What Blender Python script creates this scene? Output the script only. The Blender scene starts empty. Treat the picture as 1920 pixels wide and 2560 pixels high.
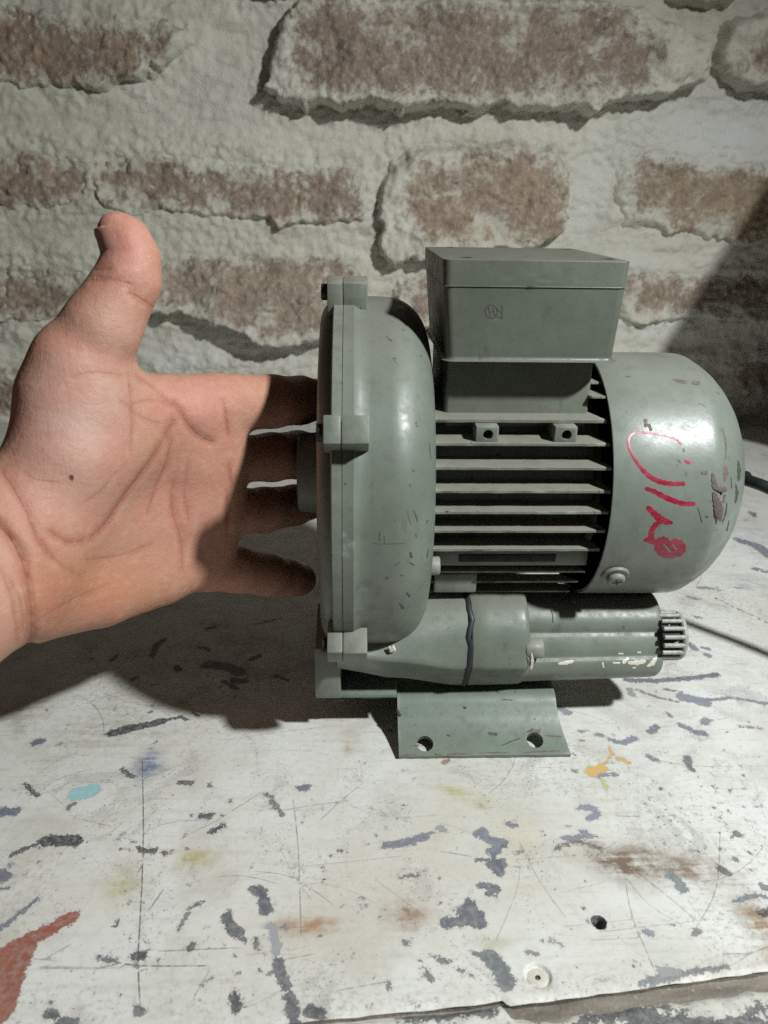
import bpy, bmesh, math, random
import numpy as np
from mathutils import Vector, Matrix

S = 0.00095            # model units (about a millimetre) to metres
random.seed(7); rng = np.random.default_rng(11)
sc = bpy.context.scene
COL = sc.collection

# ------------------------------------------------------------------ camera
F = 1925.0             # focal length in photograph pixels (1920 x 2560)
CAM = np.array([0., -342., 231.])
PSI, TH, RHO = math.radians(2.3), math.radians(22.0), math.radians(0.9)
fw = np.array([math.sin(PSI)*math.cos(TH), math.cos(PSI)*math.cos(TH), -math.sin(TH)])
rt0 = np.array([math.cos(PSI), -math.sin(PSI), 0.]); up0 = np.cross(rt0, fw)
rt = rt0*math.cos(RHO) + up0*math.sin(RHO); up = np.cross(rt, fw)
cd = bpy.data.cameras.new("camera"); cam = bpy.data.objects.new("camera", cd); COL.objects.link(cam)
cam.matrix_world = Matrix(((rt[0], up[0], -fw[0], CAM[0]*S), (rt[1], up[1], -fw[1], CAM[1]*S),
                           (rt[2], up[2], -fw[2], CAM[2]*S), (0, 0, 0, 1)))
cd.sensor_fit = 'HORIZONTAL'; cd.sensor_width = 36.0; cd.lens = 36.0*F/1920.0
cd.clip_start = 0.01; cd.clip_end = 20.0
cd.dof.use_dof = True; cd.dof.focus_distance = 0.325; cd.dof.aperture_fstop = 24.0
sc.camera = cam

# ------------------------------------------------------------------ world and lamp
w = bpy.data.worlds.new("World"); sc.world = w; w.use_nodes = True
bg = w.node_tree.nodes["Background"]
bg.inputs[0].default_value = (1.0, 0.83, 0.64, 1); bg.inputs[1].default_value = 0.037
LAMP = np.array([430., -366., 640.])
AIM = np.array([60., -60., 0.])
ld = bpy.data.lights.new("shaded_lamp", 'SPOT'); ld.energy = 31.0; ld.color = (0.955, 1.0, 0.985)   # a bulb in a shade, aimed at the bench
ld.spot_size = math.radians(132); ld.spot_blend = 1.0; ld.shadow_soft_size = 22*S
lo = bpy.data.objects.new("shaded_lamp", ld); COL.objects.link(lo); lo.location = LAMP*S
lo.rotation_euler = Vector(AIM-LAMP).to_track_quat('-Z', 'Y').to_euler()
sc.view_settings.view_transform = 'Standard'; sc.view_settings.look = 'None'
sc.view_settings.exposure = 0.0; sc.view_settings.gamma = 1.0
sc.cycles.use_denoising = False
sc.cycles.max_bounces = 8; sc.cycles.diffuse_bounces = 2

# ------------------------------------------------------------------ pixel helpers (where in the place a pixel of the photo lies)
def ray(px, py): return fw + rt*(px-960)/F - up*(py-1280)/F
def at(px, py, x=None, y=None, z=None):
    d = ray(px, py)
    t = (y-CAM[1])/d[1] if y is not None else (z-CAM[2])/d[2] if z is not None else (x-CAM[0])/d[0]
    return CAM + d*t
def project(P):
    d = np.asarray(P, float) - CAM; z = d@fw
    return 960+F*(d@rt)/z, 1280-F*(d@up)/z

# ------------------------------------------------------------------ noise for mesh relief
def vnoise(x, y, seed=0):
    xi = np.floor(x).astype(np.int64); yi = np.floor(y).astype(np.int64)
    fx = x-xi; fy = y-yi; fx = fx*fx*(3-2*fx); fy = fy*fy*(3-2*fy)
    def h(a, b):
        n = (a*374761393 + b*668265263 + seed*1442695041) & 0x7fffffff
        n = (n ^ (n >> 13))*1274126177 & 0x7fffffff
        return ((n ^ (n >> 16)) & 0xffff)/65535.0
    return (h(xi, yi)*(1-fx)+h(xi+1, yi)*fx)*(1-fy) + (h(xi, yi+1)*(1-fx)+h(xi+1, yi+1)*fx)*fy
def fbm(x, y, oct=4, seed=0):
    a = 0; amp = 1; tot = 0
    for o in range(oct):
        a = a + amp*(vnoise(x*2**o+o*17.3, y*2**o-o*9.1, seed+o)-0.5); tot += amp; amp *= 0.5
    return a/tot*2
def sstep(a, b, x):
    t = np.clip((x-a)/(b-a), 0, 1); return t*t*(3-2*t)
def poly_sdf(X, Y, poly):
    poly = np.asarray(poly, float); n = len(poly)
    d2 = np.full(X.shape, 1e18); ins = np.zeros(X.shape, bool)
    for i in range(n):
        ax, ay = poly[i]; bx, by = poly[(i+1) % n]
        ex, ey = bx-ax, by-ay
        t = np.clip(((X-ax)*ex+(Y-ay)*ey)/(ex*ex+ey*ey+1e-12), 0, 1)
        d2 = np.minimum(d2, (X-ax-t*ex)**2+(Y-ay-t*ey)**2)
        c = ((ay > Y) != (by > Y))
        xx = ax+(Y-ay)/(ey if abs(ey) > 1e-9 else 1e-9)*ex
        ins ^= c & (X < xx)
    d = np.sqrt(d2); return np.where(ins, d, -d)

# ------------------------------------------------------------------ materials
def lin(r, g, b):
    f = lambda c: (c/255/12.92 if c/255 <= 0.04045 else ((c/255+0.055)/1.055)**2.4)
    return (f(r), f(g), f(b), 1)
class NT:
    def __init__(s, name):
        s.m = bpy.data.materials.new(name); s.m.use_nodes = True
        s.t = s.m.node_tree; s.b = s.t.nodes["Principled BSDF"]; s._oc = None
    def n(s, typ, **kw):
        nd = s.t.nodes.new(typ)
        for k, v in kw.items(): setattr(nd, k, v)
        return nd
    def put(s, sock, v):
        if isinstance(v, bpy.types.NodeSocket): s.t.links.new(v, sock)
        else: sock.default_value = v
    def coord(s):
        if s._oc is None: s._oc = s.n('ShaderNodeTexCoord').outputs['Object']
        return s._oc
    def noise(s, scale, detail=4, rough=0.55, vec=None, dist=0.0, stretch=None):
        nd = s.n('ShaderNodeTexNoise'); v = vec or s.coord()
        if stretch:
            mp = s.n('ShaderNodeMapping'); s.put(mp.inputs['Vector'], v); mp.inputs['Scale'].default_value = stretch; v = mp.outputs[0]
        s.put(nd.inputs['Vector'], v); nd.inputs['Scale'].default_value = scale
        nd.inputs['Detail'].default_value = detail; nd.inputs['Roughness'].default_value = rough
        nd.inputs['Distortion'].default_value = dist
        return nd.outputs[0]
    def math(s, op, a, b=0.0, clamp=False):
        nd = s.n('ShaderNodeMath', operation=op); nd.use_clamp = clamp
        s.put(nd.inputs[0], a); s.put(nd.inputs[1], b); return nd.outputs[0]
    def ramp(s, v, a, b, to0=0.0, to1=1.0):
        nd = s.n('ShaderNodeMapRange', interpolation_type='SMOOTHSTEP')
        s.put(nd.inputs[0], v)
        for i, q in zip((1, 2, 3, 4), (a, b, to0, to1)): s.put(nd.inputs[i], q)
        return nd.outputs[0]
    def mix(s, f, a, b):
        nd = s.n('ShaderNodeMix', data_type='RGBA')
        s.put(nd.inputs[0], f); s.put(nd.inputs[6], a); s.put(nd.inputs[7], b); return nd.outputs[2]
    def attr(s, name):
        return s.n('ShaderNodeAttribute', attribute_name=name)
    def bump(s, h, strength, dist, prev=None):
        nd = s.n('ShaderNodeBump'); s.put(nd.inputs['Height'], h)
        nd.inputs['Strength'].default_value = strength; nd.inputs['Distance'].default_value = dist
        if prev is not None: s.put(nd.inputs['Normal'], prev)
        return nd.outputs[0]
    def fin(s, color, rough, normal=None, **kw):
        s.put(s.b.inputs['Base Color'], color); s.put(s.b.inputs['Roughness'], rough)
        if normal is not None: s.put(s.b.inputs['Normal'], normal)
        for k, v in kw.items(): s.put(s.b.inputs[k], v)
        return s.m

def m_paint(name, base=(0.126, 0.145, 0.119, 1), rough=0.42, dust=0.5, grime=0.5, chips=0.5, wave=0.07, edge=1.0):
    t = NT(name)
    n1 = t.noise(38, 5, 0.6); n2 = t.noise(180, 5, 0.65); n3 = t.noise(900, 3, 0.6)
    dark = tuple(c*0.62 for c in base[:3])+(1,); light = tuple(min(1, c*1.18+0.01) for c in base[:3])+(1,)
    c = t.mix(t.ramp(n1, 0.35, 0.7), base, light)
    c = t.mix(t.math('MULTIPLY', t.ramp(n2, 0.5, 0.78), grime), c, dark)
    # smears of grease
    sm = t.noise(75, 6, 0.7, dist=0.6, stretch=(1.0, 1.0, 0.45))
    c = t.mix(t.math('MULTIPLY', t.ramp(sm, 0.57, 0.72), grime*1.1, True), c, (0.06, 0.06, 0.048, 1))
    fs = t.noise(260, 4, 0.6, stretch=(0.2, 1.0, 1.0)); fz = t.noise(210, 4, 0.6, stretch=(1.0, 1.0, 0.16))
    c = t.mix(t.math('MULTIPLY', t.ramp(fz, 0.60, 0.72), t.math('MULTIPLY', t.ramp(n1, 0.45, 0.6), grime)), c, (0.075, 0.075, 0.06, 1))
    c = t.mix(t.math('MULTIPLY', t.ramp(fs, 0.64, 0.74), 0.4*chips), c, (0.28, 0.29, 0.26, 1))
    # dust that has settled on what faces up
    geo = t.n('ShaderNodeNewGeometry'); sep = t.n('ShaderNodeSeparateXYZ'); t.put(sep.inputs[0], geo.outputs['Normal'])
    dz = t.math('MULTIPLY', t.ramp(sep.outputs[2], 0.55, 0.98), t.ramp(n2, 0.25, 0.7, 0.4, 1.0))
    c = t.mix(t.math('MULTIPLY', dz, dust), c, (0.19, 0.172, 0.142, 1))
    # small chips down to dark metal, pale nicks
    ch = t.noise(330, 3, 0.55, dist=0.4)
    cm = t.math('MULTIPLY', t.ramp(ch, 0.70, 0.715), t.math('MULTIPLY', t.ramp(n1, 0.42, 0.58), chips*1.6), True)
    c = t.mix(cm, c, (0.045, 0.042, 0.04, 1))
    nk = t.noise(520, 2, 0.5)
    c = t.mix(t.math('MULTIPLY', t.ramp(nk, 0.775, 0.785), chips), c, (0.36, 0.37, 0.34, 1))
    # worn edges
    pt = t.ramp(geo.outputs['Pointiness'], 0.545, 0.62)
    c = t.mix(t.math('MULTIPLY', pt, t.ramp(n2, 0.4, 0.6, 0.1*edge, 0.75*edge)), c, (0.30, 0.32, 0.29, 1))
    r = t.math('ADD', t.ramp(n2, 0.3, 0.75, rough-0.06, rough+0.16), t.math('MULTIPLY', dz, 0.3*dust))
    nb = t.bump(t.noise(55, 2, 0.5), wave, 0.0010)
    nb = t.bump(n3, 0.12, 0.0003, nb)
    return t.fin(c, r, nb, **{'Specular IOR Level': 0.5})

def m_plain(name, col, rough=0.5, metallic=0.0, var=0.35, scale=300, bump=0.2, bd=0.0004):
    t = NT(name); n = t.noise(scale, 4, 0.6)
    c = t.mix(t.ramp(n, 0.3, 0.75), col, tuple(q*(1-var) for q in col[:3])+(1,))
    return t.fin(c, t.ramp(n, 0.2, 0.8, max(0, rough-0.1), min(1, rough+0.12)), t.bump(n, bump, bd), Metallic=metallic)

M = {}
M['paint'] = m_paint('grey_green_enamel')
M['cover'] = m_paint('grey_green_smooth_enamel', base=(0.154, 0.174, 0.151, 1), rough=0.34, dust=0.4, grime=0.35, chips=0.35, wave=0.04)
M['cast'] = m_paint('grey_green_cast_enamel', base=(0.128, 0.143, 0.116, 1), rough=0.5, dust=0.9, grime=0.7, chips=0.7)
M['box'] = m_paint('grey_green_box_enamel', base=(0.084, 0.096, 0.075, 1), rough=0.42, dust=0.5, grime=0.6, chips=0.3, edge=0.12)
M['steel'] = m_paint('grey_green_sheet_enamel', base=(0.124, 0.157, 0.126, 1), rough=0.40, dust=0.12, grime=0.5, chips=0.7)
M['dark'] = m_plain('dark_metal', (0.035, 0.033, 0.03, 1), 0.5, 0.4)
M['rust'] = m_plain('rusty_bare_metal', (0.15, 0.115, 0.10, 1), 0.7, 0.0, 0.4, 600)
M['gasket'] = m_plain('black_gasket_rubber', (0.012, 0.014, 0.018, 1), 0.55, 0, 0.3, 700)
M['cord'] = m_plain('black_cord_rubber', (0.012, 0.014, 0.017, 1), 0.42, 0, 0.3, 400)
M['marker'] = m_plain('red_marker_ink', (0.29, 0.007, 0.032, 1), 0.38, 0, 0.35, 500, 0.05)
def m_ink():
    t = NT('red_marker_ink'); a = t.noise(520, 3, 0.6, stretch=(0.35, 1, 1)); b = t.noise(110, 3, 0.6)
    c = t.mix(t.ramp(a, 0.42, 0.66, 0, 0.75), (0.25, 0.006, 0.028, 1), (0.34, 0.045, 0.075, 1))
    c = t.mix(t.ramp(b, 0.5, 0.7, 0, 0.6), c, (0.17, 0.004, 0.02, 1))
    return t.fin(c, 0.42)
M['marker'] = m_ink()
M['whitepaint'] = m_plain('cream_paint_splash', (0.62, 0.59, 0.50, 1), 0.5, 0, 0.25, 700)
M['grille'] = m_plain('grey_plastic_cage', (0.36, 0.365, 0.33, 1), 0.5, 0, 0.35, 500)
M['inside'] = m_plain('near_black_inside', (0.02, 0.02, 0.019, 1), 0.8)  # near-black colour for hollow and recessed parts
M['screwpaint'] = m_paint('painted_screw', base=(0.18, 0.185, 0.155, 1), rough=0.45, chips=0.2)

# ------------------------------------------------------------------ object helpers
def link(name, me, mat, parent=None, smooth=True, auto=None):
    o = bpy.data.objects.new(name, me); COL.objects.link(o)
    if mat is not None: me.materials.append(mat)
    if smooth:
        for p in me.polygons: p.use_smooth = True
        if auto: me.set_sharp_from_angle(angle=math.radians(auto))
    if parent is not None:
        o.parent = parent
        if parent.parent is None: o.location = -parent.location
    return o
def mesh(name, verts, faces, mat, parent=None, smooth=True, auto=35):
    me = bpy.data.meshes.new(name)
    v = np.asarray(verts, float)*S
    me.from_pydata(v.tolist(), [], faces); me.update(); me.validate()
    bm = bmesh.new(); bm.from_mesh(me); bmesh.ops.recalc_face_normals(bm, faces=bm.faces); bm.to_mesh(me); bm.free()
    return link(name, me, mat, parent, smooth, auto)
def from_bm(name, bm, mat, parent=None, smooth=True, auto=35):
    bmesh.ops.scale(bm, vec=(S, S, S), verts=bm.verts)
    bmesh.ops.recalc_face_normals(bm, faces=bm.faces)
    me = bpy.data.meshes.new(name); bm.to_mesh(me); bm.free()
    return link(name, me, mat, parent, smooth, auto)
def thing(name, loc, label, cat, group=None):
    o = bpy.data.objects.new(name, None); COL.objects.link(o); o.location = np.asarray(loc, float)*S
    o.empty_display_size = 0.02
    o['label'] = label; o['category'] = cat
    if group: o['group'] = group
    return o
AY, AZ = 0.0, 112.5     # motor axis
def lathe(name, prof, mat, parent, cy=AY, cz=AZ, seg=96, closed=False, auto=30, a0=0.0):
    n = len(prof); V = []; Fc = []
    for (x, r) in prof:
        for k in range(seg):
            a = 2*math.pi*k/seg+a0
            V.append((x, cy+r*math.cos(a), cz+r*math.sin(a)))
    m = n if closed else n-1
    for i in range(m):
        j = (i+1) % n
        for k in range(seg):
            q = (k+1) % seg
            Fc.append((i*seg+k, i*seg+q, j*seg+q, j*seg+k))
    if not closed:
        if prof[0][1] > 0.01: Fc.append(tuple(range(seg)))
        if prof[-1][1] > 0.01: Fc.append(tuple((n-1)*seg+k for k in range(seg)))
    bm = bmesh.new(); vs = [bm.verts.new(v) for v in V]
    for f in Fc:
        try: bm.faces.new([vs[i] for i in f])
        except ValueError: pass
    bmesh.ops.remove_doubles(bm, verts=bm.verts, dist=1e-4)
    return from_bm(name, bm, mat, parent, auto=auto)
def rbox(name, x0, x1, y0, y1, z0, z1, mat, parent, bev=1.0, seg=3, taper=(0, 0, 0, 0), auto=40, jitter=0.0, vbev=0.0):
    """box with bevelled edges; taper = how far the lower face is pulled in at x0, x1, y0, y1"""
    bm = bmesh.new(); t = taper
    P = [(x0+t[0], y0+t[2], z0), (x1-t[1], y0+t[2], z0), (x1-t[1], y1-t[3], z0), (x0+t[0], y1-t[3], z0),
         (x0, y0, z1), (x1, y0, z1), (x1, y1, z1), (x0, y1, z1)]
    P = [tuple(c+random.uniform(-jitter, jitter) for c in p) for p in P]
    v = [bm.verts.new(p) for p in P]
    for f in ((0, 1, 2, 3), (4, 5, 6, 7), (0, 1, 5, 4), (1, 2, 6, 5), (2, 3, 7, 6), (3, 0, 4, 7)): bm.faces.new([v[i] for i in f])
    if vbev > 0: bmesh.ops.bevel(bm, geom=[e for e in bm.edges if abs(e.verts[0].co.z-e.verts[1].co.z) > 0.6*(z1-z0)], offset=vbev, segments=6, affect='EDGES', profile=0.5)
    if bev > 0 and vbev > 0: bmesh.ops.bevel(bm, geom=[e for e in bm.edges if abs(e.verts[0].co.z-e.verts[1].co.z) < 0.01], offset=bev, segments=seg, affect='EDGES', profile=0.5)
    elif bev > 0: bmesh.ops.bevel(bm, geom=list(bm.edges), offset=bev, segments=seg, affect='EDGES', profile=0.5)
    return from_bm(name, bm, mat, parent, auto=auto)
def extrude_x(name, poly, x0, x1, mat, parent, s1=1.0, c=(0, 0), bev=0.0, auto=30, ns=1):
    """polygon in (y, z) carried from x0 to x1, scaled by s1 about c at x1"""
    bm = bmesh.new(); rings = []
    for i in range(ns+1):
        f = i/ns; s = 1+(s1-1)*f; x = x0+(x1-x0)*f
        rings.append([bm.verts.new((x, c[0]+(y-c[0])*s, c[1]+(z-c[1])*s)) for y, z in poly])
    n = len(poly)
    for i in range(ns):
        for k in range(n): bm.faces.new((rings[i][k], rings[i][(k+1) % n], rings[i+1][(k+1) % n], rings[i+1][k]))
    a = bm.faces.new(rings[0]); b = bm.faces.new(rings[-1])
    if bev > 0: bmesh.ops.bevel(bm, geom=list(a.edges)+list(b.edges), offset=bev, segments=3, affect='EDGES', profile=0.5)
    return from_bm(name, bm, mat, parent, auto=auto)
def tube_verts(pts, radii, seg=12):
    pts = [np.asarray(p, float) for p in pts]; V = []; Fc = []
    n = len(pts); prevn = None
    for i, p in enumerate(pts):
        t = pts[min(i+1, n-1)]-pts[max(i-1, 0)]; t /= np.linalg.norm(t)+1e-12
        if prevn is None:
            a = np.array([0, 0, 1.]) if abs(t[2]) < 0.9 else np.array([1., 0, 0]); nn = np.cross(t, a)
        else: nn = prevn - t*(prevn@t)
        nn /= np.linalg.norm(nn); prevn = nn; b = np.cross(t, nn)
        for k in range(seg):
            q = 2*math.pi*k/seg; V.append(p+radii[i]*(math.cos(q)*nn+math.sin(q)*b))
    for i in range(n-1):
        for k in range(seg):
            q = (k+1) % seg; Fc.append((i*seg+k, i*seg+q, (i+1)*seg+q, (i+1)*seg+k))
    Fc.append(tuple(range(seg))); Fc.append(tuple((n-1)*seg+k for k in range(seg)))
    return V, Fc
def tube(name, pts, r, mat, parent, seg=12):
    rad = r if hasattr(r, '__len__') else [r]*len(pts)
    V, Fc = tube_verts(pts, rad, seg); return mesh(name, V, Fc, mat, parent, auto=50)
def spline(pts, n=8):
    P = [np.asarray(p, float) for p in pts]; out = []
    for i in range(len(P)-1):
        p0 = P[max(i-1, 0)]; p1 = P[i]; p2 = P[i+1]; p3 = P[min(i+2, len(P)-1)]
        for k in range(n):
            t = k/n
            out.append(0.5*((2*p1)+(-p0+p2)*t+(2*p0-5*p1+4*p2-p3)*t*t+(-p0+3*p1-3*p2+p3)*t**3))
    out.append(P[-1]); return out
def cut(o, cutters):
    """boolean difference, cutters removed afterwards"""
    for c in cutters:
        md = o.modifiers.new('cut', 'BOOLEAN'); md.operation = 'DIFFERENCE'; md.object = c; md.solver = 'EXACT'
    bpy.context.view_layer.update()
    dg = bpy.context.evaluated_depsgraph_get()
    me = bpy.data.meshes.new_from_object(o.evaluated_get(dg)); o.modifiers.clear(); old = o.data; o.data = me
    bpy.data.meshes.remove(old)
    for c in cutters: bpy.data.objects.remove(c)
    for p in me.polygons: p.use_smooth = True
    me.set_sharp_from_angle(angle=math.radians(35))
def cyl_between(name, a, b, r, mat, parent, seg=24, bev=0.0):
    a = np.asarray(a, float); b = np.asarray(b, float); L = np.linalg.norm(b-a); d = (b-a)/L
    if bev > 0: pts = [a, a+d*bev*0.02, a+d*bev, b-d*bev, b-d*bev*0.02, b]; rad = [r-bev, r-bev*0.8, r, r, r-bev*0.8, r-bev]
    else: pts = [a, b]; rad = [r, r]
    return tube(name, pts, rad, mat, parent, seg)
def set_attr(o, name, vals):
    a = o.data.attributes.new(name, 'FLOAT', 'POINT'); a.data.foreach_set('value', np.asarray(vals, np.float32))
def set_col(o, name, cols):
    a = o.data.attributes.new(name, 'FLOAT_COLOR', 'POINT')
    c = np.ones((len(cols), 4), np.float32); c[:, :3] = cols; a.data.foreach_set('color', c.ravel())
def grid_mesh(name, X, Y, Z, mat, parent, keep=None, flip=False):
    """X, Y, Z: 2-D arrays; keep: bool per vertex"""
    ny, nx = X.shape; V = np.stack([X, Y, Z], -1).reshape(-1, 3)
    idx = np.arange(nx*ny).reshape(ny, nx)
    Q = np.stack([idx[:-1, :-1], idx[:-1, 1:], idx[1:, 1:], idx[1:, :-1]], -1).reshape(-1, 4)
    if flip: Q = Q[:, ::-1]
    remap = None
    if keep is not None:
        k = keep.reshape(-1); Q = Q[k[Q].all(1)]
        used = np.zeros(len(V), bool); used[Q.reshape(-1)] = True
        remap = np.where(used)[0]; new = np.full(len(V), -1); new[remap] = np.arange(len(remap)); Q = new[Q]; V = V[remap]
    me = bpy.data.meshes.new(name); me.vertices.add(len(V)); me.vertices.foreach_set('co', (V*S).astype(np.float32).ravel())
    me.loops.add(Q.size); me.loops.foreach_set('vertex_index', Q.astype(np.int32).ravel())
    me.polygons.add(len(Q)); me.polygons.foreach_set('loop_start', np.arange(0, Q.size, 4, dtype=np.int32))
    me.polygons.foreach_set('loop_total', np.full(len(Q), 4, np.int32))
    me.update(); me.validate()
    o = link(name, me, mat, parent, True, None)
    return o, remap

# ================================================================== WORKBENCH
def m_bench(front=False):
    t = NT('flaking_white_bench_paint' + ('_front' if front else ''))
    d = t.attr('chip').outputs['Fac']; col = t.attr('chipcol').outputs['Color']
    soft = t.attr('stain').outputs['Fac']; scol = t.attr('staincol').outputs['Color']
    scr = t.attr('scratch').outputs['Fac']; gr = t.attr('grime').outputs['Fac']
    n1 = t.noise(9, 5, 0.6); n2 = t.noise(60, 6, 0.7); n3 = t.noise(420, 5, 0.65)
    def streak(rot, sx, sy, scale):
        mp = t.n('ShaderNodeMapping'); t.put(mp.inputs['Vector'], t.coord()); mp.inputs['Rotation'].default_value = (0, 0, math.radians(rot)); mp.inputs['Scale'].default_value = (sx, sy, 1)
        return t.noise(scale, 4, 0.6, vec=mp.outputs[0])
    brush = streak(-9, 0.10, 1.0, 300); b2 = streak(-14, 0.06, 1.0, 620); b3 = streak(38, 0.05, 1.0, 520)
    c = t.mix(t.ramp(n1, 0.3, 0.7), (0.62, 0.615, 0.575, 1), (0.675, 0.685, 0.665, 1))
    c = t.mix(t.ramp(n2, 0.45, 0.72, 0, 0.5), c, (0.52, 0.51, 0.465, 1))
    c = t.mix(t.ramp(t.noise(22, 6, 0.7, dist=0.5), 0.48, 0.68, 0, 0.65), c, (0.47, 0.455, 0.41, 1))
    c = t.mix(t.ramp(t.noise(6.5, 5, 0.65, dist=0.8), 0.46, 0.66, 0, 0.6), c, (0.50, 0.465, 0.40, 1))
    c = t.mix(t.ramp(brush, 0.5, 0.75, 0, 0.40), c, (0.47, 0.455, 0.425, 1))
    c = t.mix(t.math('MULTIPLY', t.ramp(b2, 0.60, 0.72), t.ramp(n1, 0.4, 0.65, 0.15, 0.7)), c, (0.34, 0.325, 0.30, 1))
    c = t.mix(t.math('MULTIPLY', t.ramp(b3, 0.64, 0.74), t.ramp(n2, 0.45, 0.6, 0.0, 0.55)), c, (0.32, 0.31, 0.29, 1))
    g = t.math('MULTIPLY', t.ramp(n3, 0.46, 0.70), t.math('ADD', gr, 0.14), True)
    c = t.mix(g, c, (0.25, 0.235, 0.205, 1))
    sp = t.noise(560, 2, 0.5, dist=0.3)
    c = t.mix(t.ramp(sp, 0.725, 0.745, 0, 0.7), c, (0.16, 0.155, 0.15, 1))
    bl = t.noise(34, 6, 0.72, dist=1.0)
    c = t.mix(t.ramp(bl, 0.55, 0.66, 0, 0.45), c, (0.36, 0.35, 0.325, 1))
    c = t.mix(t.math('MULTIPLY', t.ramp(t.noise(900, 3, 0.6), 0.60, 0.66), t.ramp(bl, 0.46, 0.6, 0.0, 0.8)), c, (0.15, 0.145, 0.135, 1))
    # soft stains, worn in streaks
    sm = t.math('MULTIPLY', soft, t.ramp(t.math('ADD', t.math('MULTIPLY', t.noise(190, 6, 0.7), 0.6), t.math('MULTIPLY', brush, 0.4)), 0.36, 0.62, 0.1, 1.35), True)
    c = t.mix(sm, c, scol)
    # scratches: distance to the nearest scored line
    sd = t.math('ABSOLUTE', t.attr('scrdist').outputs['Fac'])
    sk = t.math('MULTIPLY', t.math('SUBTRACT', 1.0, t.ramp(sd, 0.00012, 0.00034)), t.math('MULTIPLY', scr, t.ramp(n3, 0.32, 0.55, 0.25, 1.0)), True)
    c = t.mix(sk, c, (0.15, 0.145, 0.14, 1))
    # chips with ragged edges
    e = t.math('ADD', d, t.math('ADD', t.math('MULTIPLY', t.math('SUBTRACT', n2, 0.5), 0.0030), t.math('ADD', t.math('MULTIPLY', t.math('SUBTRACT', n3, 0.5), 0.0050), t.math('MULTIPLY', t.math('SUBTRACT', t.noise(1300, 3, 0.6), 0.5), 0.0026))))
    c = t.mix(t.ramp(e, -0.0011, 0.0, 0, 0.25), c, (0.34, 0.325, 0.30, 1))
    cm = t.ramp(e, -0.00008, 0.00016)
    cc = t.mix(t.ramp(n3, 0.42, 0.66, 0, 0.7), col, t.mix(0.55, col, (0.36, 0.355, 0.34, 1)))
    c = t.mix(t.math('MULTIPLY', cm, 0.93), c, cc)
    hgt = t.math('SUBTRACT', t.math('MULTIPLY', n3, 0.25), t.math('ADD', t.math('MULTIPLY', cm, 0.6), t.math('MULTIPLY', sk, 0.35)))
    nb = t.bump(hgt, 0.55, 0.0004)
    nb = t.bump(brush, 0.2, 0.0004, nb)
    return t.fin(c, t.ramp(n2, 0.3, 0.7, 0.48, 0.68), nb)

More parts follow.
